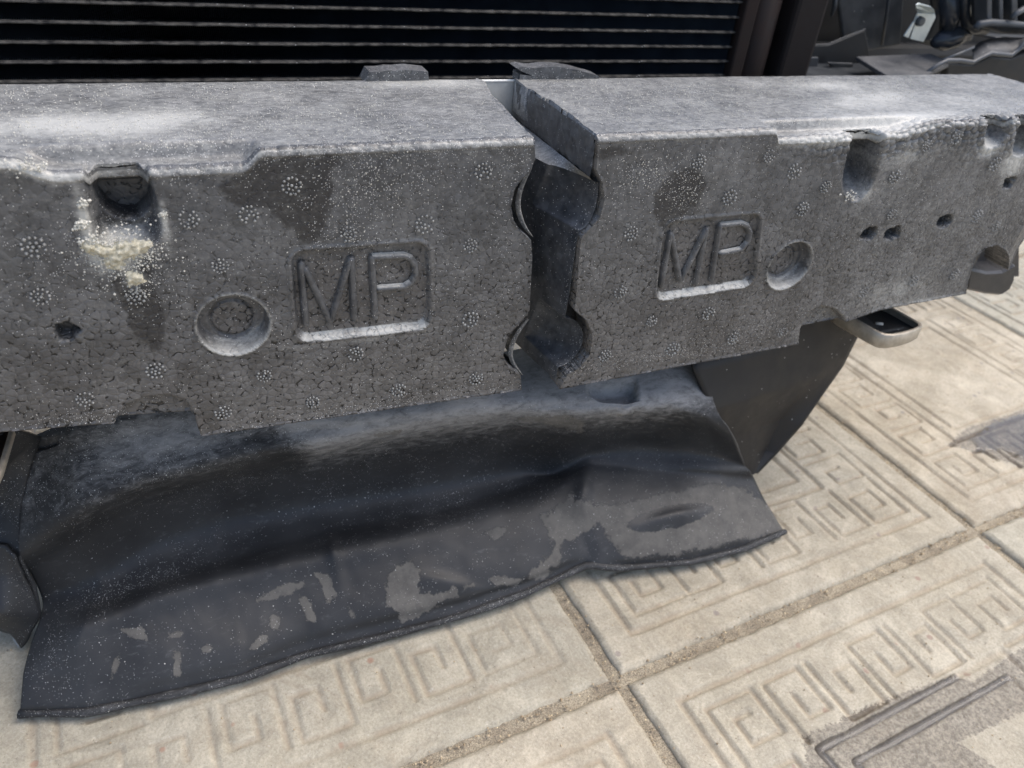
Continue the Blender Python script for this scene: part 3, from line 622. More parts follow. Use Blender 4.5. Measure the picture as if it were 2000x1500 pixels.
# clusters of small round dots
def dots_mesh(seed):
    r = random.Random(seed); mb = MB(); spots = [(0, 0)] + [(math.cos(a) * .0026, math.sin(a) * .0026) for a in np.arange(6) * math.pi / 3] + [(math.cos(a) * .0052, math.sin(a) * .0052) for a in .2 + np.arange(12) * math.pi / 6]
    for (a, b) in spots:
        if r.random() < .08: continue
        rr = .00095 * r.uniform(.7, 1.1); a += r.uniform(-1, 1) * .0003; b += r.uniform(-1, 1) * .0003; V = [(a, -.0009 * r.uniform(.6, 1.1), b)]
        for q in (.55, 1.): V += [(a + rr * q * math.cos(t), -.0007 * (1 - q * q * .9) + (.0004 if q == 1 else 0), b + rr * q * math.sin(t)) for t in np.arange(7) * 2 * math.pi / 7]
        mb.add(V, [[0, 1 + (k + 1) % 7, 1 + k] for k in range(7)] + [[1 + k, 1 + (k + 1) % 7, 8 + (k + 1) % 7, 8 + k] for k in range(7)])
    me = mesh('vent_dots', mb.V, mb.F, M_foam, None, True, foam_attrs(len(mb.V), dust=.60, speck=.05)); return me
protos = [dots_mesh(s) for s in range(5)]
CL = [(65, 483), (369, 429), (486, 420), (430, 520), (79, 580), (304, 725), (166, 781), (516, 735), (436, 807), (611, 786), (266, 580), (695, 692), (779, 763), (919, 481), (919, 625), (930, 740), (830, 439), (944, 336), (680, 458), (570, 364)]
CR = [(1366, 317), (1503, 306), (1552, 336), (1613, 366), (1426, 387), (1568, 409), (1743, 420), (1748, 346), (1811, 285), (1869, 269), (1909, 423), (1946, 443), (1944, 322), (1233, 457), (1314, 683), (1433, 662), (1529, 650), (1384, 613), (1688, 572), (1785, 550), (1865, 537), (1212, 571), (1273, 628), (1182, 695)]
used = set()
for root, lst in ((rootL, CL), (rootR, CR)):
    for k, p in enumerate(lst):
        src = protos[(k * 3) % 5]
        if id(src) in used: o = src.copy(); COL.objects.link(o)
        else: o = src; used.add(id(src))
        x, z = F(*p); o.parent = root; sc = random.uniform(.66, .92)
        yy = Y0 + (.35 * (x - .60) if x > .6 else 0)
        o.location = Vector((x, yy, z)) - root.location; o.rotation_euler = (0, random.uniform(0, 6), 0); o.scale = (sc, random.uniform(.6, 1.05), sc)
# torn upstands at the back edge
def upstand(px, y, parent, th, **k):
    P = [ony(a, b, y) for a, b in px]; Q = []
    for a, b in zip(P, P[1:] + P[:1]):
        m = max(1, int(np.linalg.norm(b - a) / .004))
        for t in range(m): Q.append(a + (b - a) * t / m + np.array([0, 0, random.uniform(-.0004, .0004)]))
    return solid('torn_upstand', Q, (0, th, 0), parent, **k)
upstand([(712, 160), (722, 141), (760, 139), (800, 136), (836, 140), (838, 158)], .470, rootL, .014, dust=.35, speck=.5, bead=.3)
upstand([(1014, 160), (1016, 146), (1040, 149), (1008, 133), (1020, 131), (1046, 134), (1075, 130), (1112, 133), (1145, 141), (1170, 150), (1172, 160)], .470, rootR, .012, dust=.25, speck=.4, bead=.3)
# crust of powder in the left hollow, loose grains
def lumps(name, spots, parent, mat, lab):
    mb = MB()
    for (px, py, n, sp, r0) in spots:
        for k in range(n):
            x, z = F(px + random.gauss(0, sp), py + random.gauss(0, sp * .7)); crumb(mb, (x, Y0 + random.uniform(-.0002, .0008), z), r0 * random.uniform(.25, .85))
    o = mb.build(name, mat, parent); tag(o, lab, kind='stuff'); return o
def crust_blob(P, th):
    """a lumpy cake of powder stuck on the face, polygon in pixels"""
    Pf = np.array([F(*p) for p in P]); x0, z0 = Pf.min(0) - .002; x1, z1 = Pf.max(0) + .002
    nx = int((x1 - x0) / .0006); nz = int((z1 - z0) / .0006); X, Z = np.meshgrid(np.linspace(x0, x1, nx), np.linspace(z0, z1, nz))
    d = polysdf(X, Z, Pf) + (fbm(X * 500, Z * 500, 4) - .5) * .006; h = (1 - ss(-.003, .0003, d)) * th * (.3 + 1.3 * fbm(X * 900, Z * 900, 8))
    V = np.stack([X, Y0 + .0006 - h, Z], -1).reshape(-1, 3); Fc = gridfaces(nz, nx); k = (d < .0008).ravel(); Fc = Fc[k[Fc].all(1)]
    us = np.unique(Fc); re = np.full(len(V), -1); re[us] = np.arange(len(us)); return V[us], re[Fc]
for k, P in enumerate(([(158, 478), (175, 470), (215, 478), (265, 468), (300, 476), (280, 500), (250, 508), (235, 528), (212, 530), (205, 505), (170, 495)], [(246, 536), (262, 530), (280, 532), (280, 550), (262, 560), (248, 556)])):
    V, Fc = crust_blob(P, .0024); o = mesh('powder_crust', V, Fc, M_crust, rootL, True); o['label'] = ('cream powder crust under the left hollow', 'small cake of cream powder below the crust')[k]
lumps('powder_crumbs', [(235, 496, 500, 34, .0009), (162, 400, 90, 5, .0011), (160, 440, 110, 6, .0013), (175, 475, 90, 12, .0013), (318, 420, 60, 4, .0008), (268, 570, 60, 14, .0007), (300, 500, 60, 20, .0007), (45, 325, 60, 14, .0009), (75, 330, 40, 10, .0009), (1660, 385, 24, 8, .0014), (700, 470, 50, 40, .0006), (1270, 350, 130, 40, .0006), (1345, 380, 90, 22, .0006), (740, 350, 120, 60, .0006)], rootL, M_crumb, 'pale crumbs of powder stuck to the foam')
mb = MB()
def topgrains(root, x0, x1, n):
    mb = MB()
    for k in range(n):
        x = random.uniform(x0, x1); y = random.uniform(.366, YB - .003)
        if fbm(np.array([x * 25.]), np.array([y * 25.]), 2)[0] < random.uniform(.3, .6): continue
        crumb(mb, (x, y, ZT - .0004), random.choice((.00022, .0003, .0004)))
    tag(mb.build('dust_grains', M_crumb, root), 'pale grains scattered on the flat top of the foam', kind='stuff')
topgrains(rootL, -.22, .17, 5200); topgrains(rootR, .21, .62, 4800)

# ================================================================== CRASH BEAM behind the foam
beam = empty('bumper_beam', (.2, .5, .25), 'pale grey metal crash beam showing through the gap in the foam', 'bumper beam')
MB().box((-.30, .4770, .245), (.635, .520, .3400)).build('beam_body', M_beam, beam, .003)
MB().box((-.30, .4738, .245), (.635, .4760, .3592)).build('face_plate', M_beam, beam, .0004)
MB().box((-.30, .4732, .3584), (.635, .4755, .3598)).build('top_flange', simple('white_beam_edge', (.72, .71, .66), (.8, .79, .74), .45), beam, .001)

# ================================================================== CONDENSER
YC = .60
cond = empty('condenser', (.15, YC, .2), 'black finned radiator condenser with dusty flat tubes behind the foam', 'radiator')
z_ = [ony(700, q, YC)[2] for q in (18, 52, 88, 122)]; pitch = (z_[0] - z_[-1]) / 3; zc = z_[0]
X0, X1 = -.36, .468
tub = None
for k in range(-7, 15):
    z = zc - k * pitch; n = 130; xs = np.linspace(X0, X1, n); V = []
    if tub is None:
        for x in xs:
            j = (vnoise(x * 240, 1., 6) - .5) * .0006
            for (dy, dz) in ((.016, .0011), (.002, .0012), (0, .0007 + j), (-.0006, 0), (0, -.0007 + j), (.002, -.0012), (.016, -.0011)): V.append((x, YC + dy + j, z + dz))
        tub = mesh('tube', V, gridfaces(n, 7), M_tube, cond, True); tz = z
    else:
        o = tub.copy(); COL.objects.link(o); o.parent = cond; o.location = (0.0, 0, z - tz)
# louvred fins, one zigzag strip per gap; every gap joined in one mesh
Vf = []; Ff = []; nf = int((X1 - X0) / .0013); base = 0
for k in range(-7, 14):
    za, zb = zc - k * pitch - .0012, zc - (k + 1) * pitch + .0012; xs = X0 + (np.arange(nf) + .5) * .0013
    zz = np.where(np.arange(nf) % 2 == 0, za, zb)
    for s2 in (0, 1):
        pass
    y1, y2 = YC + .0018, YC + .0145
    P = np.stack([np.stack([xs, np.full(nf, y1), np.full(nf, za)], 1), np.stack([xs + .0003, np.full(nf, y1), np.full(nf, zb)], 1), np.stack([xs + .0003, np.full(nf, y2), np.full(nf, zb)], 1), np.stack([xs, np.full(nf, y2), np.full(nf, za)], 1)], 1)
    Vf.append(P.reshape(-1, 3)); Ff.append(base + np.arange(nf * 4).reshape(nf, 4)); base += nf * 4
fin = mesh('fins', np.vstack(Vf), np.vstack(Ff), M_fin, cond, False); fin['kind'] = 'stuff'
MB().box((X0, YC + .018, zc - 14 * pitch), (X1 + .01, YC + .022, zc + 7.5 * pitch)).build('core_backing', M_void, cond)
MB().box((X1, YC - .006, zc - 15 * pitch), (X1 + .014, YC + .022, zc + 8 * pitch)).build('end_plate', M_brown, cond, .002)
mb = MB(); mb.tube([(X1 + .030, YC + .010, zc - 16 * pitch), (X1 + .030, YC + .010, zc + 8 * pitch)], .016, 20); mb.build('end_tank', M_brown, cond, 0, True)
# radiator support and dark bay behind
MB().box((X1 + .050, YC - .012, .10), (X1 + .085, YC + .03, .50)).build('bay_post', simple('bay_post_plastic', (.008, .006, .006), (.015, .011, .010), .7, spec=.25), None, .004)
tag(bpy.data.objects['bay_post'], 'dark brown upright support beside the condenser', 'support')
bay = empty('engine_bay', (.3, .8, .2), 'black inner wall of the engine bay behind the front parts', 'car body')
MB().box((-.7, .72, .17), (1.15, .76, .50)).build('bulkhead', M_void, bay, .01)
MB().box((-.7, .70, .47), (1.1, .76, .505)).build('upper_crossmember', M_void, bay, .01)
MB().box((.60, .70, .285), (1.25, .75, .33)).build('lower_rail', M_void, bay, .01)

# ================================================================== parts to the right of the condenser
def plateY(mb, px, y, th): mb.prism([ony(a, b, y) for a, b in px], (0, th, 0)); return mb
def plateZ(mb, px, z, th): mb.prism([onz(a, b, z) for a, b in px], (0, 0, -th)); return mb
hous = empty('headlamp_bracket', onz(1760, 125, .335).tolist(), 'flat dusty black bracket shelf under the metal spring clip', 'bracket')
mb = MB(); plateZ(mb, [(1672, 110), (1818, 104), (1860, 122), (1800, 150), (1760, 165)], .340, .004); mb.build('shelf', M_plate, hous, .001)
mb = MB(); plateZ(mb, [(1545, 112), (1680, 112), (1760, 160), (1560, 170)], .325, .003); mb.build('lower_flange', M_dplast, hous, .001)
mb = MB(); mb.tube([ony(*p, .64) for p in [(1548, 118), (1556, 98), (1572, 89), (1618, 86), (1650, 72), (1690, 57)]], .0007, 8); mb.build('edge_wire', M_dplast, hous, 0, True)
mb = MB(); plateY(mb, [(1545, 112), (1562, 90), (1620, 88), (1690, 59), (1700, 112), (1640, 150), (1560, 150)], .648, .004); mb.build('side_panel', M_void, hous, .001)
mb = MB(); plateY(mb, [(1554, 112), (1600, 112), (1594, 150), (1564, 150)], .635, .004); plateY(mb, [(1618, 122), (1668, 124), (1662, 150), (1640, 150)], .632, .004); mb.build('web', M_dplast, hous, .001)
# angled tall panels
tall = empty('inner_fender_panel', ony(1720, 60, .66).tolist(), 'tall folded black plastic panel standing behind the spring clip', 'panel')
mb = MB(); plateY(mb, [(1625, -60), (1640, 20), (1648, 90), (1700, 100), (1760, 88), (1770, -60)], .672, .005); mb.build('front_web', M_dplast, tall, .002)
mb = MB(); mb.tube([ony(*p, .665) for p in [(1632, -20), (1630, 12), (1624, 32)]], [.002, .0026, .0012], 8); mb.build('rib', M_dplast, tall, 0, True); mb = MB(); mb.tube([ony(*p, .665) for p in [(1740, -40), (1733, 20), (1722, 88)]], .0016, 8); mb.build('rib', M_dplast, tall, 0, True)
mb = MB(); plateY(mb, [(1822, -40), (1830, 20), (1815, 60), (1800, 85), (1850, 100), (1905, 80), (1900, -40)], .660, .012); mb.build('side_web', M_dplast, tall, .005)
# moulded black boss with the bright glint
boss = empty('moulded_duct', ony(1850, 70, .62).tolist(), 'glossy black moulded plastic duct with rounded corner right of the clip', 'duct')
gl = simple('glossy_black_plastic', (.02, .024, .03), (.035, .04, .048), .22)
mb = MB(); mb.tube([ony(*p, .615) for p in [(1886, -30), (1884, 20), (1888, 44), (1900, 56), (1925, 58)]], .0055, 12); mb.tube([ony(*p, .62) for p in [(1822, 84), (1842, 78), (1862, 72), (1890, 68)]], [.004, .011, .012, .006], 12); mb.tube([ony(*p, .622) for p in [(1852, -20), (1856, 30), (1850, 66)]], [.009, .01, .008], 12); mb.build('duct_corner', gl, boss, 0, True)
# ribbed housing at the top right corner
rib = empty('ribbed_housing', ony(1950, 40, .58).tolist(), 'ribbed dark grey plastic housing at the upper right corner', 'housing')
mb = MB(); plateY(mb, [(1905, -80), (1912, 52), (1960, 66), (2090, 70), (2090, -80)], .600, .01); mb.build('back_web', M_dplast, rib, .002)
for a, b in ((1928, 1938), (1952, 1960), (1976, 1988), (2014, 2028), (2060, 2072)):
    mb = MB(); plateY(mb, [(a, -70), (a, 48), (b, 52), (b, -70)], .584, .016); mb.build('upright_rib', simple('rib_grey', (.04, .047, .055), (.07, .078, .088), .5) if a == 1928 else bpy.data.materials['rib_grey'], rib, .001)
mb = MB(); mb.tube([ony(*p, .580) for p in [(1905, 56), (1912, 47), (1935, 44), (1965, 46), (2000, 50), (2080, 54)]], .0035, 10); mb.build('rolled_edge', bpy.data.materials['rib_grey'], rib, 0, True)
mb = MB(); plateZ(mb, [(1884, 60), (1950, 66), (2090, 70), (2080, 78), (1946, 72)], .352, .003); mb.build('front_flange', bpy.data.materials['rib_grey'], rib, .001); mb = MB(); mb.tube([ony(*p, .576) for p in [(2002, 16), (1985, 26), (1976, 36)]], .003, 8); mb.build('peg', bpy.data.materials['rib_grey'], rib, 0, True)
# wavy flange
wav = empty('wavy_splash_flange', onz(1900, 120, .34).tolist(), 'wavy grey plastic flange curving in front of the ribbed housing', 'flange')
top_l = [(1800, 150), (1830, 128), (1850, 118), (1875, 118), (1900, 122), (1918, 112), (1935, 104), (1955, 106), (1975, 108), (1990, 96), (2000, 84), (2040, 70)]
up_l = [(1900, 100), (1905, 92), (1915, 84), (1935, 78), (1960, 75), (1985, 76), (2000, 76), (2040, 68)]
P = [ony(a, b, .560) for a, b in top_l]
mb = MB(); mb.tube(P, .0022, 10); mb.build('rolled_lip', simple('lip_grey', (.045, .052, .06), (.085, .094, .105), .42), wav, 0, True)
V = []; n = 40; tl = np.array(top_l, float); ul = np.array(up_l, float); tt = np.linspace(0, 1, n)
ti = np.interp(tt, np.linspace(0, 1, 8), tl[4:, 0]); tj = np.interp(tt, np.linspace(0, 1, 8), tl[4:, 1]); ui = np.interp(tt, np.linspace(0, 1, 8), ul[:, 0]); uj = np.interp(tt, np.linspace(0, 1, 8), ul[:, 1])
for k in range(n): V += [ony(ti[k], tj[k], .560), (ony(ti[k], tj[k], .560) + ony(ui[k], uj[k], .592)) / 2 + np.array([0, 0, .002]), ony(ui[k], uj[k], .592)]
o = mesh('flange_face', V, gridfaces(n, 3), M_plate, wav, True); o.modifiers.new('s', 'SOLIDIFY').thickness = .0015
mb = MB(); mb.tube([ony(*p, .566) for p in [(1842, 117), (1870, 106), (1902, 92)]], .0013, 8); mb.build('edge_strip', bpy.data.materials['lip_grey'], wav, 0, True)
mb = MB(); plateY(mb, [(1850, 122), (1902, 126), (1936, 110), (1975, 114), (2040, 90), (2120, 90), (2120, 260), (1850, 200)], .585, .01); mb.build('splash_web', M_void, wav, .002)
# spring clip
clip = empty('spring_clip', ony(1796, 45, .60).tolist(), 'bright zinc spring clip leaning over the black bracket shelf', 'clip')
cl = lambda x, y: (1500 + x / 4, y / 4)
mb = MB(); plateY(mb, [cl(*p) for p in [(1168, 100), (1306, 110), (1312, 135), (1215, 330), (1112, 305), (1150, 185), (1138, 175)]], .602, .0014); mb.build('clip_plate', M_clip, clip, .0004)
mb = MB(); plateY(mb, [cl(*p) for p in [(1062, 282), (1138, 168), (1146, 186), (1098, 298)]], .6005, .0014); mb.build('clip_leg', M_clip, clip, .0004)
mb = MB(); mb.prism([ony(*cl(*p), .6025) for p in [(1168, 98), (1306, 110)]] + [ony(*cl(*p), .592) for p in [(1300, 76), (1272, 52), (1182, 24), (1158, 38), (1160, 66)]], (0, .0012, .0003)); mb.build('clip_lip', M_clip, clip, .0003)
mb = MB(); c = ony(*cl(1182, 165), .6015); mb.tube([c + np.array([0, -.004, 0]), c + np.array([0, .002, 0])], [.0040, .0048], 16); mb.build('stud', simple('stud_plastic', (.05, .055, .055), (.08, .085, .085), .5), clip, .0006, True)

# ================================================================== right bracket tab below the foam
br = empty('bracket_tab', onz(1720, 640, .19).tolist(), 'tan metal bracket tab with slotted dark recess sticking out under the foam at right', 'bracket')
zR = .196; ring = [(1630, 600), (1640, 608), (1690, 637), (1706, 646), (1716, 651), (1728, 655), (1745, 656), (1770, 652), (1790, 645), (1802, 638), (1800, 632), (1768, 614), (1735, 596), (1700, 580)]
P = np.array([onz(*p, zR) for p in ring]); cc = P.mean(0); n = len(P); V = []
for p in P:
    d = (cc - p); d[2] = 0; d /= np.linalg.norm(d); V += [p + d * .0035, p + d * .0022 + (0, 0, .0008), p + d * .0006 + (0, 0, .0004), p, p - (0, 0, .0110), p + d * .0016 - (0, 0, .0128), p + d * .012 - (0, 0, .0133)]
Fc = [[k * 7 + j, ((k + 1) % n) * 7 + j, ((k + 1) % n) * 7 + j + 1, k * 7 + j + 1] for k in range(n) for j in range(6)]
mesh('rolled_rim', V, Fc, M_tan, br, True)
mb = MB(); mb.prism([p + (cc - p) * .03 - (0, 0, .0060) for p in P], (0, 0, -.0012)); mb.build('floor', M_void, br)  # black floor: shade inside the bracket painted as a dark colour
for (a, b, c_, d_) in ((1655, 612, 1650, 619), (1710, 632, 1724, 637)):
    mb = MB(); p, q = onz(a, b, zR - .0055), onz(c_ + 14 if a < 1700 else c_, d_ - 4, zR - .0055); mb.tube([p, q], .0013, 8); mb.build('slot', simple('slot_bright', (.6, .57, .48), (.7, .66, .56), .5) if a < 1700 else bpy.data.materials['slot_bright'], br, 0, True)
mb = MB(); mb.prism([onz(*p, zR - .004) for p in [(1720, 646), (1765, 638), (1766, 641), (1724, 651)]], (0, 0, -.001)); mb.prism([onz(*p, zR - .0035) for p in [(1655, 612), (1690, 617), (1716, 640), (1700, 643)]], (0, 0, -.001)); mb.build('inner_tab', M_dplast, br)

# ================================================================== UNDERTRAY / air duct floor
def resample(P, n):
    P = np.array(P, float); s = np.concatenate([[0], np.cumsum(np.hypot(*np.diff(P[:, :2], axis=0).T))]); s /= s[-1]; t = np.linspace(0, 1, n); return np.stack([np.interp(t, s, P[:, k]) for k in range(P.shape[1])], 1)
ST = [  # stations from the lip backwards, pixel polyline with heights
 [(44, 1390, -0.0), (170, 1390, 0), (330, 1358, 0), (470, 1325, 0), (600, 1278, 0), (750, 1243, 0), (900, 1203, .001), (1020, 1162, .003), (1110, 1122, .005), (1148, 1108, .008), (1170, 1110, .008), (1210, 1112, .006), (1350, 1099, .003), (1450, 1074, .002), (1532, 1040, .001)],
 [(38, 1396, .003), (170, 1394, .004), (330, 1361, .004), (470, 1328, .004), (600, 1281, .004), (750, 1246, .004), (900, 1206, .005), (1020, 1164, .007), (1110, 1123, .009), (1148, 1105, .012), (1170, 1108, .012), (1210, 1112, .010), (1350, 1100, .007), (1450, 1075, .006), (1534, 1040, .004)],
 [(40, 1384, .010), (170, 1374, .011), (330, 1336, .012), (470, 1306, .012), (600, 1256, .011), (750, 1219, .012), (900, 1179, .013), (1020, 1142, .014), (1110, 1106, .015), (1145, 1096, .017), (1172, 1102, .017), (1210, 1103, .015), (1350, 1090, .012), (1450, 1066, .010), (1530, 1034, .008)],
 [(43, 1350, .016), (170, 1335, .020), (330, 1298, .022), (470, 1268, .022), (600, 1222, .021), (750, 1190, .022), (900, 1155, .022), (1020, 1122, .023), (1110, 1082, .024), (1145, 1070, .025), (1172, 1072, .026), (1210, 1080, .024), (1350, 1066, .022), (1440, 1046, .020), (1514, 1008, .014)],
 [(48, 1305, .022), (150, 1270, .036), (330, 1205, .040), (470, 1170, .040), (600, 1135, .041), (750, 1105, .041), (900, 1075, .041), (1010, 1045, .042), (1090, 1015, .044), (1130, 1000, .046), (1170, 998, .046), (1220, 1005, .044), (1330, 1000, .042), (1420, 985, .036), (1490, 970, .024)],
 [(62, 1252, .025), (165, 1218, .046), (300, 1166, .050), (450, 1122, .051), (600, 1085, .052), (750, 1052, .052), (880, 1022, .052), (1000, 985, .053), (1080, 960, .054), (1140, 935, .056), (1180, 930, .056), (1230, 932, .055), (1330, 932, .052), (1410, 935, .045), (1475, 938, .030)],
 [(78, 1205, .028), (200, 1168, .038), (300, 1130, .041), (440, 1085, .042), (590, 1045, .043), (740, 1012, .043), (880, 985, .044), (990, 955, .045), (1070, 925, .046), (1150, 905, .050), (1190, 903, .050), (1240, 906, .050), (1330, 912, .048), (1410, 918, .042), (1466, 920, .032)],
 [(82, 1170, .034), (190, 1120, .050), (300, 1062, .056), (440, 1015, .058), (590, 985, .058), (740, 958, .058), (880, 935, .059), (990, 912, .060), (1070, 892, .062), (1140, 880, .066), (1190, 872, .068), (1240, 868, .070), (1330, 876, .066), (1400, 890, .058), (1455, 908, .044)],
 [(60, 1120, .060), (180, 1042, .088), (290, 985, .095), (430, 942, .098), (580, 915, .100), (730, 892, .100), (880, 868, .100), (990, 855, .102), (1080, 850, .104), (1150, 845, .106), (1200, 838, .108), (1250, 836, .108), (1330, 842, .100), (1390, 860, .088), (1446, 890, .070)],
 [(36, 1085, .085), (160, 1000, .120), (280, 948, .130), (430, 910, .135), (580, 880, .137), (730, 852, .138), (880, 828, .138), (990, 815, .139), (1080, 812, .140), (1150, 812, .140), (1200, 808, .140), (1250, 805, .140), (1320, 806, .136), (1380, 825, .124), (1438, 868, .100)],
 [(40, 1000, .110), (150, 935, .138), (280, 890, .146), (430, 862, .149), (580, 842, .150), (730, 826, .151), (880, 808, .151), (990, 797, .151), (1080, 790, .151), (1150, 787, .151), (1200, 785, .151), (1250, 782, .151), (1310, 780, .150), (1360, 792, .142), (1425, 840, .120)],
 [(50, 930, .130), (140, 885, .150), (280, 850, .155), (430, 830, .157), (580, 815, .158), (730, 800, .158), (880, 782, .158), (990, 770, .158), (1080, 762, .158), (1150, 756, .158), (1200, 750, .158), (1250, 745, .158), (1300, 740, .158), (1345, 752, .152), (1400, 800, .136)],
 [(62, 870, .150), (140, 845, .162), (280, 812, .165), (430, 788, .166), (580, 768, .166), (730, 750, .166), (880, 728, .166), (990, 708, .166), (1080, 700, .166), (1150, 695, .166), (1200, 690, .166), (1250, 685, .166), (1290, 682, .166), (1330, 690, .162), (1380, 730, .150)],
 [(70, 850, .156), (150, 815, .168), (290, 782, .170), (440, 756, .170), (590, 735, .170), (740, 715, .170), (890, 692, .170), (1000, 684, .170), (1085, 670, .170), (1150, 662, .170), (1200, 655, .170), (1250, 648, .170), (1290, 642, .170), (1330, 650, .168), (1372, 690, .160)]]
NU, sub = 300, 14
R_ = np.stack([resample(s, NU) for s in ST])
rt = ss(1000, 1120, R_[6][:, 0]); R_[6][:, 2] += .0045 + .008 * rt; R_[7][:, 2] += .002 + .005 * rt; R_[5][:, 2] += .002 * rt           # stations x NU x 3
rows = []
ns = len(ST)
for i in range(ns - 1):
    p0, p1, p2, p3 = R_[max(i - 1, 0)], R_[i], R_[i + 1], R_[min(i + 2, ns - 1)]
    for k in range(sub):
        t = k / sub; rows.append(.5 * ((2 * p1) + (-p0 + p2) * t + (2 * p0 - 5 * p1 + 4 * p2 - p3) * t * t + (-p0 + 3 * p1 - 3 * p2 + p3) * t ** 3))
rows.append(R_[-1]); G = np.array(rows); NV = len(G)
PX, PY, PZ = G[..., 0], G[..., 1], G[..., 2]
Ry = sight_all = np.einsum('ij,...j->...i', CAMR, np.stack([PX - 1000, -(PY - 750), np.full_like(PX, -1500.)], -1))
W3 = EYE + Ry * ((PZ - EYE[2]) / Ry[..., 2])[..., None]
def inb(px, py, P, soft=4.): return 1 - ss(-soft, soft, polysdf(px, py, P))
# pressed details
hole = inb(PX, PY, [(1150, 752), (1240, 742), (1245, 780), (1225, 786), (1175, 782), (1152, 768)], 3); W3[..., 2] -= hole * .012
slot = inb(PX, PY, [(36, 872), (60, 862), (108, 856), (112, 866), (62, 882), (38, 884)], 2.5); W3[..., 2] -= slot * .016
W3[..., 2] += .0045 * blob(PX, PY, 1310, 1016, 70, 15, -.22)
W3[..., 2] += .003 * blob(PX, PY, 655, 1095, 12, 45, -.2) + .0025 * blob(PX, PY, 870, 1140, 60, 14, .2) - .010 * blob(PX, PY, 1080, 905, 50, 22, -.2) + .004 * blob(PX, PY, 1140, 960, 16, 60, .1)
W3[..., 2] += (fbm(PX / 60, PY / 60, 3, 3) - .5) * .0022
# dirt on the tray
c2 = lambda L, ox=650, oy=950: [(ox + .35 * a, oy + .35 * b) for a, b in L]
pat = [c2([(290, 570), (330, 480), (440, 405), (510, 460), (480, 520), (475, 600), (560, 605), (690, 575), (705, 610), (570, 665), (500, 730), (390, 755), (310, 670)]),
       c2([(1150, 170), (1280, 90), (1330, 40), (1360, 100), (1600, 90), (1900, 30), (2060, -20), (2300, 10), (2370, 60), (2480, 120), (2600, 200), (2500, 260), (2300, 300), (2150, 330), (1950, 380), (1640, 398), (1570, 340), (1490, 200), (1400, 270), (1290, 300), (1265, 450), (1100, 515), (1180, 400), (1240, 350), (1190, 240)]),
       c2([(880, 520), (950, 500), (1080, 530), (1000, 560), (900, 545)]), c2([(1100, 470), (1150, 450), (1240, 470), (1180, 520), (1090, 520)]), c2([(840, 255), (910, 225), (965, 240), (940, 285), (900, 300)]), c2([(730, 555), (795, 545), (790, 565), (735, 575)]),
       c2([(1430, 640), (1560, 560), (1700, 535), (1700, 560), (1580, 610), (1440, 655)], 0), c2([(1660, 600), (1710, 620), (1770, 760), (1720, 740)], 0), c2([(1760, 490), (1830, 500), (1870, 600), (1830, 650), (1800, 560)], 0), c2([(1430, 850), (1480, 820), (1500, 850), (1420, 920), (1380, 910)], 0), c2([(1510, 720), (1560, 720), (1550, 800), (1515, 790)], 0), c2([(980, 920), (1000, 920), (1010, 1050), (970, 1050)], 0), c2([(680, 800), (790, 780), (820, 860), (780, 860), (720, 830)], 0), c2([(930, 830), (1020, 815), (1020, 830), (940, 842)], 0), c2([(1125, 900), (1180, 885), (1170, 915), (1140, 920)], 0), c2([(620, 1000), (660, 930), (660, 1000), (620, 1090)], 0), c2([(1940, 670), (1960, 690), (1980, 740), (1950, 720)], 0)]
mud = np.zeros_like(PX)
for k, P in enumerate(pat): mud = np.maximum(mud, inb(PX, PY, P, 22. if k < 2 else 15.) * (1. if k < 2 else 1.1))
mud = np.maximum(mud, .75 * inb(PX, PY, [(990, 815), (1110, 806), (1145, 818), (1140, 845), (1100, 840), (1050, 832)], 10)); mud = np.maximum(mud, .7 * inb(PX, PY, [(720, 846), (790, 838), (780, 850), (730, 856)], 6))
groove = ss(.25, .6, blob(PX, PY, 1308, 1012, 92, 24, -.22)); mud = mud * 1.15 * (1 - groove)
film = 1.0 * (1 - ss(-45, 60, polysdf(PX, PY, [(560, 830), (700, 700), (1400, 620), (1380, 780), (1200, 808), (1000, 812), (800, 845), (620, 880)])))
film += .75 * blob(PX, PY, 330, 850, 190, 70, -.2) + .2 * blob(PX, PY, 160, 960, 120, 60, -.5) + .25 * blob(PX, PY, 60, 970, 14, 110, .2) + .25 * blob(PX, PY, 700, 1270, 160, 10, -.25) + .22
spk = .10 + .5 * blob(PX, PY, 250, 900, 220, 70, -.2) + .55 * blob(PX, PY, 280, 1130, 170, 30, -.42) + .3 * blob(PX, PY, 110, 1290, 50, 70) + .3 * blob(PX, PY, 870, 1000, 160, 30, -.2) + .15 * blob(PX, PY, 600, 900, 300, 60)
tray = empty('undertray', (.15, .36, 0), 'warped black plastic air duct floor with muddy patches resting on the tiles', 'undertray')
at = dict(mud=mud.ravel(), dust=np.clip(film, 0, 1).ravel(), speck=np.clip(spk, 0, 1).ravel())
o = mesh('tray_floor', W3.reshape(-1, 3), gridfaces(NV, NU), M_plastic, tray, True, at)
sm = o.modifiers.new('thick', 'SOLIDIFY'); sm.thickness = .0022; sm.offset = -1
def pl_attrs(o, mud=0., dust=0., speck=0.):
    for a, v in (('mud', mud), ('dust', dust), ('speck', speck)):
        at = o.data.attributes.new(a, 'FLOAT', 'POINT'); at.data.foreach_set('value', np.full(len(o.data.vertices), v, np.float32))
    return o
# rubber bead along the lip edge
lip = resample([(p[0], p[1] - 2, p[2] + .003) for p in ST[1]], 90)
mb = MB(); mb.tube([onz(a, b, c) for a, b, c in lip], [.0022 + .0012 * vnoise(k * .4, 0, 5) for k in range(90)], 8); pl_attrs(mb.build('lip_bead', M_plastic, tray, 0, True), dust=.35, speck=.5)
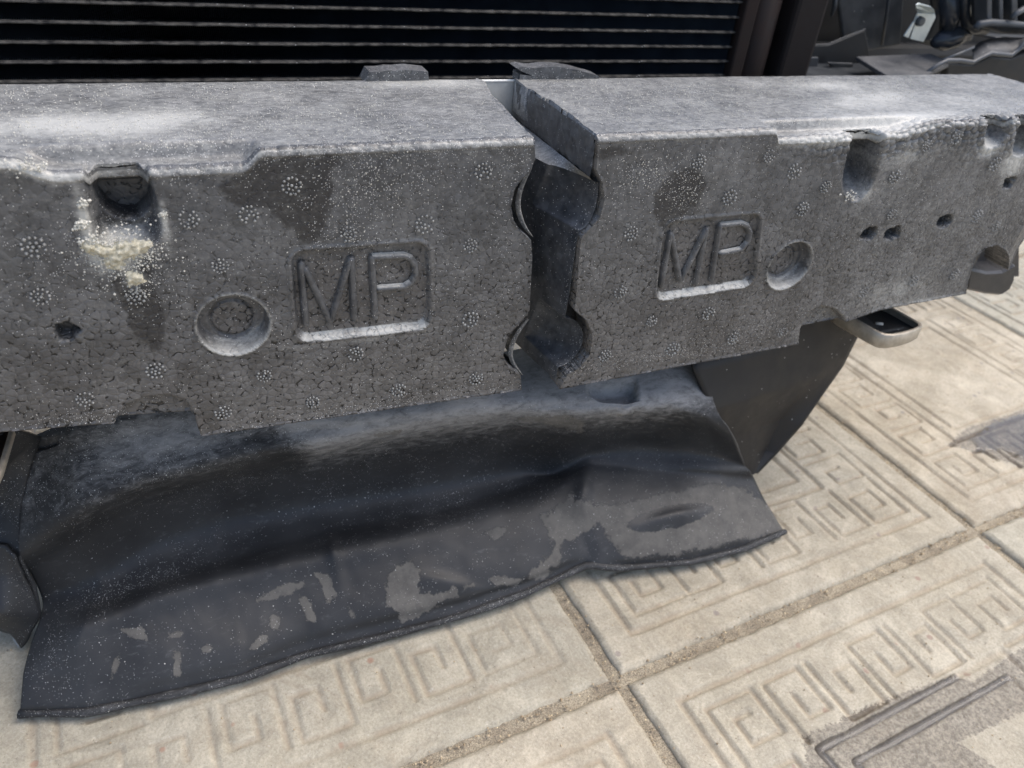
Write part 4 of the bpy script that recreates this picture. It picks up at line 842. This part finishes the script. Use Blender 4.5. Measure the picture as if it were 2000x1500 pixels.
# side walls of the duct
def skin3(name, rows, mat, parent, nu=30, nv=24, th=.002, noise=.001, seed=4):
    R = [resample([(*onz(a, b, z),) for a, b, z in r], nu) for r in rows]; R = np.array(R); t = np.linspace(0, len(rows) - 1, nv); G = []
    for q in t:
        i = min(int(q), len(rows) - 2); f = q - i; f = f * f * (3 - 2 * f) * .5 + f * .5; G.append(R[i] * (1 - f) + R[i + 1] * f)
    G = np.array(G); a, b = np.meshgrid(np.linspace(0, 5, nu), np.linspace(0, 5, nv)); G[..., 0] += (fbm(a, b, seed) - .5) * noise
    o = mesh(name, G.reshape(-1, 3), gridfaces(nv, nu), mat, parent, True); o.modifiers.new('s', 'SOLIDIFY').thickness = th; return o
rw = empty('duct_side_panel', onz(1520, 800, .08).tolist(), 'dark brown-black side panel hanging from the foam down to the tiles at right', 'panel')
o = skin3('panel_sheet', [[(1340, 600, .20), (1480, 590, .20), (1600, 585, .20), (1680, 600, .195)],
  [(1350, 720, .165), (1440, 700, .165), (1580, 660, .165), (1672, 652, .16)],
  [(1385, 800, .13), (1450, 780, .128), (1560, 745, .125), (1642, 712, .125)],
  [(1425, 850, .085), (1460, 840, .083), (1520, 815, .08), (1562, 828, .075)],
  [(1445, 900, .05), (1465, 890, .05), (1490, 880, .045), (1512, 885, .045)],
  [(1450, 925, .03), (1458, 925, .03), (1466, 925, .03), (1476, 922, .03)]], M_wall, rw, 40, 50, .003)
mb = MB(); mb.tube([onz(*p) for p in [(1672, 652, .16), (1642, 712, .125), (1600, 772, .10), (1562, 828, .075), (1512, 885, .045), (1476, 922, .03)]], .0026, 8); mb.build('rolled_edge', M_wall, rw, 0, True)
lw_ = empty('duct_side_wall', onz(40, 1100, .05).tolist(), 'dark plastic side wall and folded flap at the left end of the undertray', 'panel')
pl_attrs(skin3('wall_sheet', [[(-120, 860, .21), (-20, 845, .20), (40, 838, .19), (75, 850, .158)], [(-140, 960, .14), (-40, 930, .14), (20, 900, .14), (56, 930, .13)], [(-150, 1040, .1), (-60, 1010, .10), (0, 980, .11), (44, 1000, .108)], [(-160, 1100, .09), (-60, 1070, .09), (0, 1060, .09), (44, 1090, .082)], [(-160, 1150, .07), (-60, 1130, .07), (10, 1110, .072), (70, 1140, .056)], [(-150, 1200, .045), (-60, 1190, .045), (20, 1170, .045), (82, 1196, .033)]], M_plastic, lw_), dust=.25, speck=.35)
pl_attrs(skin3('folded_flap', [[(-160, 1080, .095), (-60, 1060, .095), (10, 1062, .092), (34, 1082, .088)], [(-160, 1150, .07), (-60, 1130, .072), (20, 1120, .072), (70, 1165, .05)], [(-150, 1200, .045), (-60, 1190, .05), (10, 1195, .055), (78, 1196, .036)], [(-120, 1215, .03), (-40, 1212, .03), (10, 1222, .03), (62, 1232, .022)], [(-60, 1225, .016), (-10, 1222, .015), (26, 1234, .014), (50, 1262, .006)]], M_plastic, lw_, noise=.004), dust=.18, speck=.2)
mb = MB(); mb.prism([onz(*p) for p in [(21, 1232, .014), (40, 1228, .016), (48, 1238, .014), (36, 1264, .003), (26, 1252, .006)]], (0, .002, .001)); mb.build('torn_tip', simple('pale_torn_plastic', (.3, .3, .29), (.42, .42, .4), .6), lw_)
# tan strip of the left bracket under the foam
lb = empty('bracket_strip', onz(5, 870, .2).tolist(), 'narrow tan metal bracket edge under the foam at the left border', 'bracket')
mb = MB(); mb.prism([onz(*p, .20) for p in [(18, 836), (28, 838), (4, 918), (-40, 1010), (-52, 1006), (-6, 915)]], (0, 0, -.004)); mb.build('edge_strip', M_tan, lb, .0008)
mb = MB(); mb.prism([onz(*p, .195) for p in [(-80, 840), (18, 838), (-4, 912), (-80, 1000)]], (0, 0, -.003)); mb.build('plate', M_brown, lb, .0008)
# bits behind, seen through the gap
mb = MB().box((-.20, .56, .14), (.50, .60, .19)); tag(mb.build('lower_crossmember', M_void, None, .004), 'black crossmember behind the undertray, glimpsed through the gap', 'crossmember')
